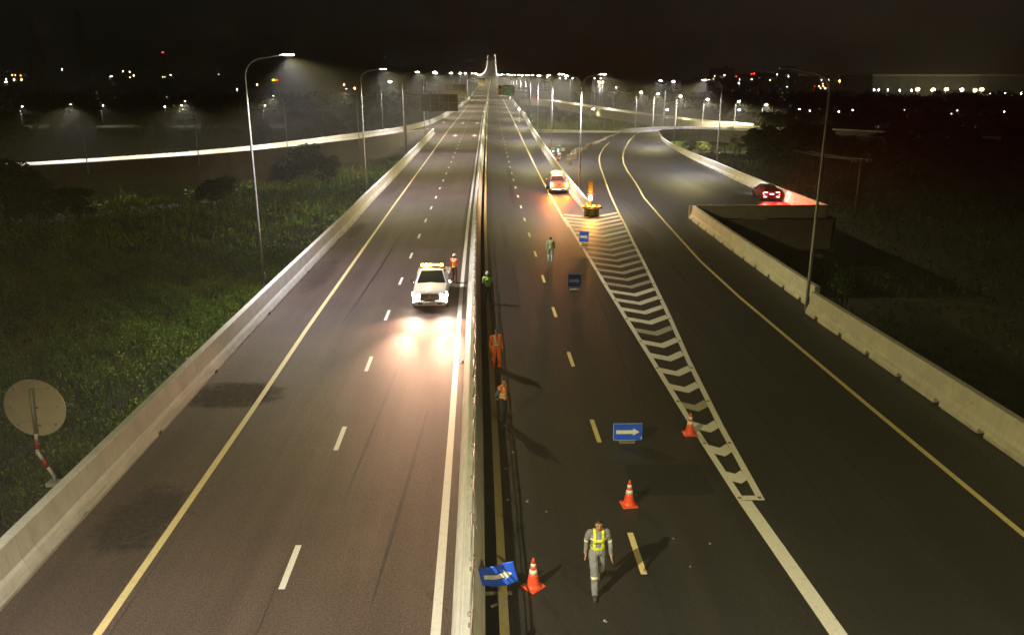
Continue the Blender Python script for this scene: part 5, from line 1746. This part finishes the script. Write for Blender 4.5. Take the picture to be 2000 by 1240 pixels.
for (px, py, L_, a) in ((970, 1159, .30, .15), (900 + 68, 1183, .22, .5)):
    p = at(px, py)
    MB().box((0, 0, .02), (L_, .06, .03)).build('x', M['litter_white'])
    o = bpy.data.objects['x']; o.name = 'wood_scrap'; o.location = (p.x, p.y, .01); o.rotation_euler = (0, 0, a)
    tag(o, 'pale wooden slat lying across the yellow line under the crumpled board' if L_ > .25 else 'short pale slat over the dark gap below the crumpled board', 'slat')

# ------------------------------------------------------------------ vegetation
def leaf_mesh(name, C, size, m, up=.35, blade=None, rs=NR):
    """C: (n,3) centres; one small quad (or thin blade) per centre"""
    n = len(C)
    d1 = rs.normal(size=(n, 3)); d1[:, 2] *= .5
    if blade is not None:
        d1[blade] = rs.normal(size=(blade.sum(), 3)) * .28; d1[blade, 2] = 1
    d1 /= np.linalg.norm(d1, axis=1)[:, None]
    d2 = np.cross(d1, rs.normal(size=(n, 3))); d2 /= np.linalg.norm(d2, axis=1)[:, None] + 1e-9
    s1 = size * rs.uniform(.6, 1.4, n); s2 = s1 * .5
    if blade is not None:
        s1[blade] *= 2.4; s2[blade] *= .35
    a = C - d1 * s1[:, None]; b_ = C + d1 * s1[:, None]
    V = np.empty((n, 4, 3))
    V[:, 0] = a; V[:, 1] = C + d2 * s2[:, None]; V[:, 2] = b_; V[:, 3] = C - d2 * s2[:, None]
    me = bpy.data.meshes.new(name)
    me.vertices.add(n * 4); me.vertices.foreach_set('co', V.ravel())
    me.loops.add(n * 4); me.loops.foreach_set('vertex_index', np.arange(n * 4, dtype=np.int32))
    me.polygons.add(n); me.polygons.foreach_set('loop_start', np.arange(0, n * 4, 4, dtype=np.int32))
    me.polygons.foreach_set('loop_total', np.full(n, 4, np.int32))
    me.materials.append(m); me.update(calc_edges=True)
    return me
def bumpy(x, y, s, seed=0.0):
    return (np.sin(x / s + 1.3 * np.sin(y / s * .7 + seed)) * np.cos(y / s * 1.1 + 1.7 * np.sin(x / s * .6 + seed * 2)) + .5 * np.sin(x / s * 2.3 + y / s * 1.9 + seed)) / 1.5
def undergrowth(name, n, xr, yr, size, hmax, seed, m, label, limit=None, pw=1.0):
    x = NR.uniform(xr[0], xr[1], n)
    u = NR.uniform(0, 1, n) ** pw
    y = yr[0] + (yr[1] - yr[0]) * u
    if limit is not None:
        k = limit(x, y); x = x[k]; y = y[k]
    h = .35 + hmax * np.clip(.5 + .55 * bumpy(x, y, 2.1, seed) + .35 * bumpy(x, y, .7, seed + 3), 0, 1.4)
    z = GZ + h * NR.uniform(.25, 1.0, len(x)) ** .5
    C = np.stack([x, y, z], 1)
    bl = NR.uniform(size=len(x)) < .62
    me = leaf_mesh(name, C, size * (1 + np.clip(y - 30, 0, 200) * .006), m, blade=bl)
    o = link(name, me); tag(o, label, 'undergrowth', kind='stuff')
    return o
undergrowth('undergrowth', 230000, (-42, -11.7), (11, 75), .085, 1.7, 1.1, M['weed'], 'tangled green weeds and grass below the left parapet')
undergrowth('undergrowth', 60000, (-75, -12.9), (72, 190), .17, 2.0, 2.0, M['weed'], 'weeds and grass further off below the left viaduct', limit=lambda x, y: np.abs(x) > 0)
undergrowth('undergrowth', 50000, (17.6, 110), (12, 175), .16, 1.6, 3.0, M['leaf_dark'], 'dim undergrowth below the right-hand barriers', limit=lambda x, y: ~((x < 38) & (y > 66)))
undergrowth('undergrowth', 50000, (10, 64), (200, 360), .30, 2.6, 4.0, M['weed'], 'undergrowth between the loop ramp and the flyover')

trunk_me = []; crown_me = []
def make_tree_meshes(n=3400, dark=True, leaf=.24):
    rs = np.random.RandomState(len(crown_me) + 5)
    rr = random.Random(len(crown_me) + 3)
    mb = MB()
    H_ = 7.5
    p = Vector((0, 0, 0)); pts = [p.copy()]
    for i in range(4):
        p = p + Vector((rr.uniform(-.25, .25), rr.uniform(-.25, .25), 1.15)); pts.append(p.copy())
    mb.tube(pts, [.20, .17, .14, .11, .07], 7)
    cl = []
    for i in range(11):
        a = 2 * PI * i / 11 * 2.4 + rr.uniform(-.3, .3)
        z0 = rr.uniform(1.6, 4.2); base = pts[min(4, int(z0 / 1.15))]
        e = Vector((math.cos(a) * rr.uniform(1.0, 2.6), math.sin(a) * rr.uniform(1.0, 2.6), z0 + rr.uniform(.6, 2.2)))
        mb.tube([base, base.lerp(e, .5) + Vector((0, 0, .15)), e], [.07, .05, .02], 5)
        cl.append((e, rr.uniform(.8, 1.35)))
    for i in range(7): cl.append((Vector((rr.uniform(-1.3, 1.3), rr.uniform(-1.3, 1.3), rr.uniform(4.4, 6.4))), rr.uniform(.7, 1.2)))
    C = []
    per = n // len(cl)
    for (c, r_) in cl:
        d = rs.normal(size=(per, 3)); d /= np.linalg.norm(d, axis=1)[:, None]
        q = np.array(c) + d * (r_ * rs.uniform(.35, 1.12, per) ** .6)[:, None] * np.array([1, 1, .72])
        C.append(q)
    C = np.concatenate(C)
    trunk_me.append(mb.mesh('trunk', M['bark']))
    crown_me.append(leaf_mesh('crown', C, leaf, M['leaf_dark'] if dark else M['leaf_mid'], rs=rs))
for i in range(4): make_tree_meshes()
make_tree_meshes(4200, False, .16); make_tree_meshes(4200, False, .16)
def tree(x, y, s, kind, label, group, z=GZ):
    root = empty('tree', (x, y, z), R.uniform(0, 6.28), label, 'tree', group)
    root.scale = (s * R.uniform(.9, 1.15), s * R.uniform(.9, 1.15), s)
    link('trunk', trunk_me[kind], root); link('crown', crown_me[kind], root)
    return root
# dark dense trees to the right of the ramp
cnt = 0
for (x0, x1, y0, y1, n, sm) in ((48, 125, 122, 165, 34, 1.2), (60, 200, 160, 230, 46, 1.3), (80, 260, 230, 300, 44, 1.0), (42, 66, 96, 125, 6, .6)):
    for i in range(n):
        x = x0 + (x1 - x0) * (i + R.random()) / n; y = R.uniform(y0, y1)
        if x < 74 and y > 165: continue
        s_ = sm * R.uniform(.8, 1.15)
        tree(x, y, s_, R.randrange(4), 'dark tree in the unlit wood on the right', 'dark wood to the right of the ramp')
# green lit trees between ramp and flyover
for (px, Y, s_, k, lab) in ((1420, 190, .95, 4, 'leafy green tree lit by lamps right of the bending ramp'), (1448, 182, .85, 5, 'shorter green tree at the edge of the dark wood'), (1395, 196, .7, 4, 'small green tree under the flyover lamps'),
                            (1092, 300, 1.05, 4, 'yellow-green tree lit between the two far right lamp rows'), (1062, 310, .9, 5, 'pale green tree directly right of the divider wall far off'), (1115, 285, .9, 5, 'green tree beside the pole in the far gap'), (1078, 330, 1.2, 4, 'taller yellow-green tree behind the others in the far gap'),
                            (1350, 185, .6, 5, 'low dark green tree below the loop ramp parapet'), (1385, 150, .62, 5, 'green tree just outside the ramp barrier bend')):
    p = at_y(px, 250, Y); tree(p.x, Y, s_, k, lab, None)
# left side
for (px, Y, s_, k, lab) in ((600, 132, .98, 0, 'dark bushy tree in front of the left viaduct, beside the tall lamp post'), (560, 128, .72, 1, 'lower dark tree left of the bushy tree by the viaduct'), (640, 128, .75, 2, 'lower dark tree right of the bushy tree by the viaduct'),
                            (400, 104, .62, 3, 'round dark bush standing in the weeds left of the tall lamp post'), (430, 112, .55, 1, 'small dark bush by the round one in the weeds'), (130, 92, .7, 0, 'dark tree hiding the lower end of the left viaduct'), (52, 88, .86, 1, 'dark tree at the far left edge of the weeds'), (-6, 92, 1.2, 3, 'tallest dark tree at the left border, hiding the end of the lit viaduct'), (24, 95, 1.02, 2, 'dark tree at the left border of the view')):
    p = at_y(px, 300, Y); tree(p.x, Y, s_, k, lab, None)
for i in range(46):
    Y = R.uniform(200, 330); px = R.uniform(-80, 860)
    p = at_y(px, 200, Y)
    tree(p.x, Y, R.uniform(.55, .95), R.randrange(4), 'dim tree beyond the left viaduct', 'dim trees beyond the left viaduct')
# far woods as one mass on the horizon
def woods(name, label, xr, yr, n, h, leaf):
    x = NR.uniform(xr[0], xr[1], n); y = NR.uniform(yr[0], yr[1], n)
    hh = h * np.clip(.62 + .35 * bumpy(x, y, 14, 2) + .3 * bumpy(x, y, 5, 7), .2, 1.3)
    z = GZ + hh * NR.uniform(.1, 1, n) ** .5
    o = link(name, leaf_mesh(name, np.stack([x, y, z], 1), leaf, M['leaf_dark'])); tag(o, label, 'wood', kind='stuff')
woods('far_woods', 'dark wood along the horizon on the right, in front of the floodlit hall', (120, 620), (430, 560), 60000, 12.5, 1.1)
woods('far_woods', 'dark wood along the horizon on the left', (-560, -30), (430, 600), 60000, 11.0, 1.1)
woods('far_woods', 'dark wood along the middle horizon behind the lamp rows', (60, 260), (480, 620), 30000, 11.5, 1.1)

# ------------------------------------------------------------------ far buildings and lights
def far_building(x0, x1, y, zt, dpt, label, win=(), lit='spark_warm'):
    root = empty('building', ((x0 + x1) / 2, y, GZ), 0, label, 'building')
    w_ = x1 - x0
    MB().box((0, dpt / 2, (zt - GZ) / 2), (w_, dpt, zt - GZ)).build('wall', M['far_wall'], root)
    MB().box((0, dpt / 2, zt - GZ + .6), (w_ + 1, dpt + 1, 1.2)).build('roof', M['concrete_dark'], root)
    MB().box((w_ * .2, dpt / 2, zt - GZ + 2.6), (w_ * .2, dpt * .4, 2.8)).build('stair_head', M['far_wall'], root)
    nfl = max(2, int((zt - GZ) / 4)); nc = max(2, int(w_ / 6))
    me = None
    for i in range(nfl):
        for j in range(nc):
            if (i * nc + j) % 2: continue
            MB().box((-w_ / 2 + w_ * (j + .5) / nc, -.05, 3 + i * 4), (2.2, .12, 1.5)).build('window', M['glass_dark'], root)
    return root
D9 = 950.0
for (a, b_, top, lab) in ((1398, 1433, 135, 'tallest square tower block on the right horizon'), (1446, 1500, 146, 'long block on the right horizon beside the tower block'), (1500, 1560, 143, 'block with a roof mast on the right horizon'), (1560, 1620, 150, 'low block behind the dark lamp head on the horizon'), (1330, 1380, 158, 'low building left of the tower block on the horizon')):
    p = at_y(a, top, D9); q = at_y(b_, top, D9)
    far_building(p.x, q.x, D9, p.z, 30, lab)
# floodlit hall
p = at_y(1705, 150, 640); q = at_y(2120, 152, 640)
hall = empty('warehouse', ((p.x + q.x) / 2, 640, GZ), 0, 'huge pale floodlit industrial hall on the far right', 'warehouse')
w_ = q.x - p.x
nb = 24
for i in range(nb):
    MB().box((-w_ / 2 + w_ * (i + .5) / nb, .0, (p.z - GZ) / 2), (w_ / nb - .25, .5, p.z - GZ)).build('wall_panel', M['far_wall'], hall)
MB().box((0, 30, (p.z - GZ) / 2), (w_, 59, p.z - GZ - .4)).build('hall', M['far_wall'], hall)
MB().box((0, 29, p.z - GZ + .9), (w_ + 3, 62, 1.6)).build('roof', M['concrete_dark'], hall)
for (px, py, big) in ((1792, 175, 1), (1822, 176, 1), (1848, 175, 1), (1878, 176, 1), (1904, 177, 1), (1917, 175, 1), (1707, 176, 0), (1716, 176, 0), (1734, 176, 0), (1757, 177, 0), (1780, 177, 0), (1934, 183, 0), (1963, 183, 0), (1994, 183, 0)):
    t_ = at_y(px, py, 608)
    r_ = empty('floodlight', (t_.x, 608, GZ), 0, 'glaring yellow floodlight in front of the pale hall' if big else 'small white lamp along the foot of the pale hall', 'floodlight', 'big floodlights of the hall' if big else 'small lamps of the hall')
    MB().tube([(0, 0, 0), (0, 0, t_.z - GZ)], .15, 6).build('pole', M['pole_steel'], r_)
    MB().sphere((0, -.3, t_.z - GZ), (1.7, .8, 1.3) if big else (.45, .3, .7), 0, 8, 6).build('lamp', M['spark_yellow'] if big else M['spark_white'], r_)
    point('flood', 2200 if big else 300, (1, .86, .45), .5, (0, 3.0, t_.z - GZ + .3), r_)
# white low sheds in front of the hall
for (a, b_, top, lab) in ((1892, 1919, 187, 'small white shed lit in front of the hall'), (1925, 1950, 188, 'second small shed right of the lit white one')):
    p = at_y(a, top, 590); q = at_y(b_, top, 590)
    s_ = empty('shed', ((p.x + q.x) / 2, 590, GZ), 0, lab, 'shed')
    MB().box((0, 3, (p.z - GZ) / 2), (q.x - p.x, 6, p.z - GZ)).build('wall', M['white_paint'], s_)
    MB().prism([(-(q.x - p.x) / 2 - .3, -.3, p.z - GZ), ((q.x - p.x) / 2 + .3, -.3, p.z - GZ), (0, -.3, p.z - GZ + 1.3)], (0, 6.6, 0)).build('roof', M['concrete'], s_)
    for k in range(5): MB().box((-(q.x - p.x) / 2 + (q.x - p.x) * (k + .5) / 5, -.06, (p.z - GZ) * .6), (.8, .12, 1.2)).build('window', M['glass_dark'], s_)
# scattered far lights: small lamps on poles
pole_me = {}
def far_light(px, py, Y, m, r_, label, group):
    t_ = at_y(px, py, Y)
    o = empty('distant_lamp', (t_.x, Y, GZ), 0, label, 'lamp', group)
    MB().tube([(0, 0, 0), (0, 0, t_.z - GZ)], .08, 5).build('pole', M['pole_steel'], o)
    MB().sphere((0, 0, t_.z - GZ), r_, 0, 8, 6).build('lamp', M[m], o)
LT = [(10, 161, 'spark_warm', .3), (28, 156, 'spark_warm', .42), (42, 156, 'spark_warm', .42), (13, 160, 'spark_white', .3), (24, 147, 'spark_orange', .3), (30, 147, 'spark_orange', .25), (40, 148, 'spark_orange', .25), (12, 155, 'spark_white', .35),
      (121, 136, 'spark_white', .34), (215, 150, 'spark_warm', .26), (218, 150, 'spark_white', .26), (240, 140, 'spark_warm', .26), (253, 141, 'spark_warm', .34), (261, 148, 'spark_warm', .32), (254, 152, 'spark_warm', .24), (318, 151, 'spark_yellow', .32), (322, 151, 'spark_yellow', .3), (333, 147, 'spark_warm', .3), (427, 146, 'spark_white', .15),
      (463, 175, 'spark_white', .45), (502, 166, 'spark_orange', .62), (672, 166, 'spark_orange', .55), (693, 173, 'spark_orange', .75), (322, 209, 'spark_blue', .5), (57, 225, 'spark_white', .3), (357, 214, 'spark_yellow', .2), (711, 226, 'spark_white', .3)]
for (px, py, m, r_) in LT: far_light(px, py, 700 if py < 180 else 345, m, r_ * (1 if py < 180 else .5), 'tiny %s light on the dark left horizon' % m.split('_')[1], 'scattered %s lights left' % m.split('_')[1])
LT = [(1396, 149, 'spark_warm', .35), (1385, 156, 'spark_warm', .3), (1415, 147, 'spark_white', .4), (1393, 155, 'spark_warm', .25), (1438, 150, 'spark_red', .4), (1445, 156, 'spark_white', .3), (1443, 163, 'spark_white', .45), (1468, 145, 'spark_red', .5), (1473, 144, 'spark_red', .6), (1468, 156, 'spark_white', .4), (1518, 146, 'spark_white', .45), (1540, 150, 'spark_white', .35), (1504, 157, 'spark_warm', .2), (1604, 157, 'spark_white', .3), (1608, 164, 'spark_white', .35), (1591, 169, 'spark_red', .3), (1600, 169, 'spark_orange', .45), (1608, 169, 'spark_orange', .45), (1612, 173, 'spark_warm', .5), (1603, 173, 'spark_warm', .35), (1640, 159, 'spark_orange', 1.0), (1660, 162, 'spark_orange', .45), (1655, 160, 'spark_orange', .3), (1650, 169, 'spark_red', .4), (1656, 169, 'spark_orange', .5), (1664, 169, 'spark_orange', .5), (1682, 169, 'spark_orange', .4), (1647, 180, 'spark_white', .4), (1619, 156, 'spark_warm', .2), (1537, 170, 'spark_white', .2)]
for (px, py, m, r_) in LT: far_light(px, py, 900, m, r_ * 1.05, 'tiny %s light of the town on the right horizon' % m.split('_')[1], 'scattered %s lights of the town' % m.split('_')[1])
far_light(1172, 162, 420, 'spark_orange', .4, 'left one of a pair of orange lamps above the flyover', None)
far_light(1177, 161, 420, 'spark_orange', .4, 'right one of a pair of orange lamps above the flyover', None)
far_light(1014, 214, 215, 'spark_white', .22, 'white work lamp on the divider wall beyond the green trees', None)
# traffic light
t_ = at_y(537, 157, 430)
tl = empty('traffic_light', (t_.x, 430, GZ), 0, 'far traffic light glowing green and red left of the tall lamp post', 'traffic light')
MB().tube([(0, 0, 0), (0, 0, t_.z - GZ)], .08, 6).build('pole', M['pole_steel'], tl)
MB().box((0, .1, t_.z - GZ), (3.2, .2, .9)).build('housing', M['black'], tl)
emitter('signal_green', (.5, 1, .0), 6); emitter('signal_red', (1, .02, .0), 5)
MB().sphere((-.8, -.1, t_.z - GZ), (.7, .2, .45), 0, 10, 6).build('lens', M['signal_green'], tl)
MB().sphere((.8, -.1, t_.z - GZ), (.8, .2, .4), 0, 10, 6).build('lens', M['signal_red'], tl)

# transmission towers
def pylon(px, py_top, Y, label, beacon=None):
    t_ = at_y(px, py_top, Y); Ht = t_.z - GZ
    root = empty('transmission_tower', (t_.x, Y, GZ), R.uniform(-.3, .3), label, 'pylon')
    mb = MB()
    nlev = 12
    def half(z): return 4.2 * (1 - z / Ht) ** 1.1 + .55
    for i in range(nlev):
        z0, z1 = Ht * i / nlev, Ht * (i + 1) / nlev
        a, b_ = half(z0), half(z1)
        for k in range(4):
            sx, sy = ((1, 1), (1, -1), (-1, -1), (-1, 1))[k]; tx, ty = ((1, -1), (-1, -1), (-1, 1), (1, 1))[k]
            mb.tube([(sx * a, sy * a, z0), (sx * b_, sy * b_, z1)], .11, 4, cap=False)
            mb.tube([(sx * a, sy * a, z0), (tx * b_, ty * b_, z1)], .06, 4, cap=False)
            mb.tube([(tx * a, ty * a, z0), (sx * b_, sy * b_, z1)], .06, 4, cap=False)
    mb.build('lattice', M['galv'], root)
    for z in (.68, .80, .92):
        m2 = MB()
        for s_ in (-1, 1):
            m2.tube([(0, 0, Ht * z + 1), (s_ * 7, 0, Ht * z)], .1, 4); m2.tube([(0, 0, Ht * z - .8), (s_ * 7, 0, Ht * z)], .08, 4); m2.tube([(s_ * 6.8, 0, Ht * z), (s_ * 6.8, 0, Ht * z - 1.6)], .09, 5)
        m2.build('crossarm', M['galv'], root)
    if beacon: MB().sphere((0, 0, Ht + .4), .45, 0, 8, 6).build('beacon', M[beacon], root)
pylon(60, 30, 420, 'dim lattice transmission tower at the far left')
pylon(150, 20, 520, 'second dim lattice transmission tower at the left')
pylon(318, 104, 640, 'far lattice tower with a red warning lamp on top', 'spark_red')
# utility pole with wires right
p = at_y(1668, 445, 112)
up_ = empty('utility_pole', (at_y(1680, 330, 100).x, 100, GZ), 0, 'thin dark utility pole with crossarm in the right-hand darkness', 'utility pole')
zt = at_y(1680, 316, 100).z - GZ
MB().tube([(0, 0, 0), (0, 0, zt + .3)], [.15, .10], 8).build('pole', M['concrete_dark'], up_)
MB().box((0, -.1, zt), (2.6, .12, .12)).build('crossarm', M['concrete_dark'], up_)
for k in (-1.2, -.7, .7, 1.2): MB().lathe([(.04, 0), (.07, .05), (.04, .1), (.07, .15), (.03, .2)], (k, -.1, zt + .06), 8).build('insulator', M['white_paint'], up_)
bx = up_.location.x
a_ = at_y(1462, 258, 210)
for k, dz in ((-1.2, 0), (-.7, .05), (.7, .02), (1.2, .04)):
    pts = []
    for i in range(15):
        f = i / 14
        pts.append((bx + k + (a_.x - bx) * f, 100 + (210 - 100) * f, GZ + zt + .25 + (a_.z + 1 - GZ - zt) * f - 3.2 * 4 * f * (1 - f) * .5 + dz))
    o = MB().tube(pts, .025, 4, cap=False).build('power_line', M['cable'])
    tag(o, 'thin power line sagging from the utility pole towards the flyover', 'power line', 'power lines of the utility pole')

# stiff weeds beside the parapet by the round sign
for (px, py) in ((128, 905), (142, 912), (120, 935), (1640, 545), (1650, 555)):
    p = at_y(px, py, 22 if px < 500 else 40)
    C = np.array([[R.gauss(0, .22), R.gauss(0, .22), abs(R.gauss(0, .35))] for _ in range(260)])
    o = empty('wild_plant', (p.x, p.y, p.z - .4))
    link('foliage', leaf_mesh('foliage', C, .09, M['leaf_mid'], blade=np.array([R.random() < .6 for _ in range(260)])), o)
    tag(o, 'tuft of wild leaves growing up against the parapet by the round sign' if px < 500 else 'tuft of wild leaves behind the foot of the unlit lamp post', 'plant', 'tufts by the round sign' if px < 500 else 'tufts by the unlit lamp')
    MB().tube([(0, 0, GZ - p.z + .4), (0, 0, .2)], .03, 5).build('stem', M['bark'], o)

# ------------------------------------------------------------------ air
if HAZE > 0:
    mb = MB(); mb.box((0, 1090, 44.5), (2400, 2800, 101))
    hz = mb.build('haze', []) if False else None
    me = bpy.data.meshes.new('haze'); me.from_pydata(mb.v, [], mb.f); me.update()
    hz = link('haze', me)
    hm = bpy.data.materials.new('haze'); hm.use_nodes = True
    t = hm.node_tree; t.nodes.clear()
    ou = t.nodes.new('ShaderNodeOutputMaterial'); pv = t.nodes.new('ShaderNodeVolumePrincipled')
    pv.inputs['Color'].default_value = (.90, .90, .88, 1)
    pv.inputs['Density'].default_value = HAZE
    pv.inputs['Anisotropy'].default_value = .0
    t.links.new(pv.outputs[0], ou.inputs['Volume'])
    me.materials.append(hm)
    tag(hz, 'thin pale night haze filling the air', 'haze', kind='stuff')
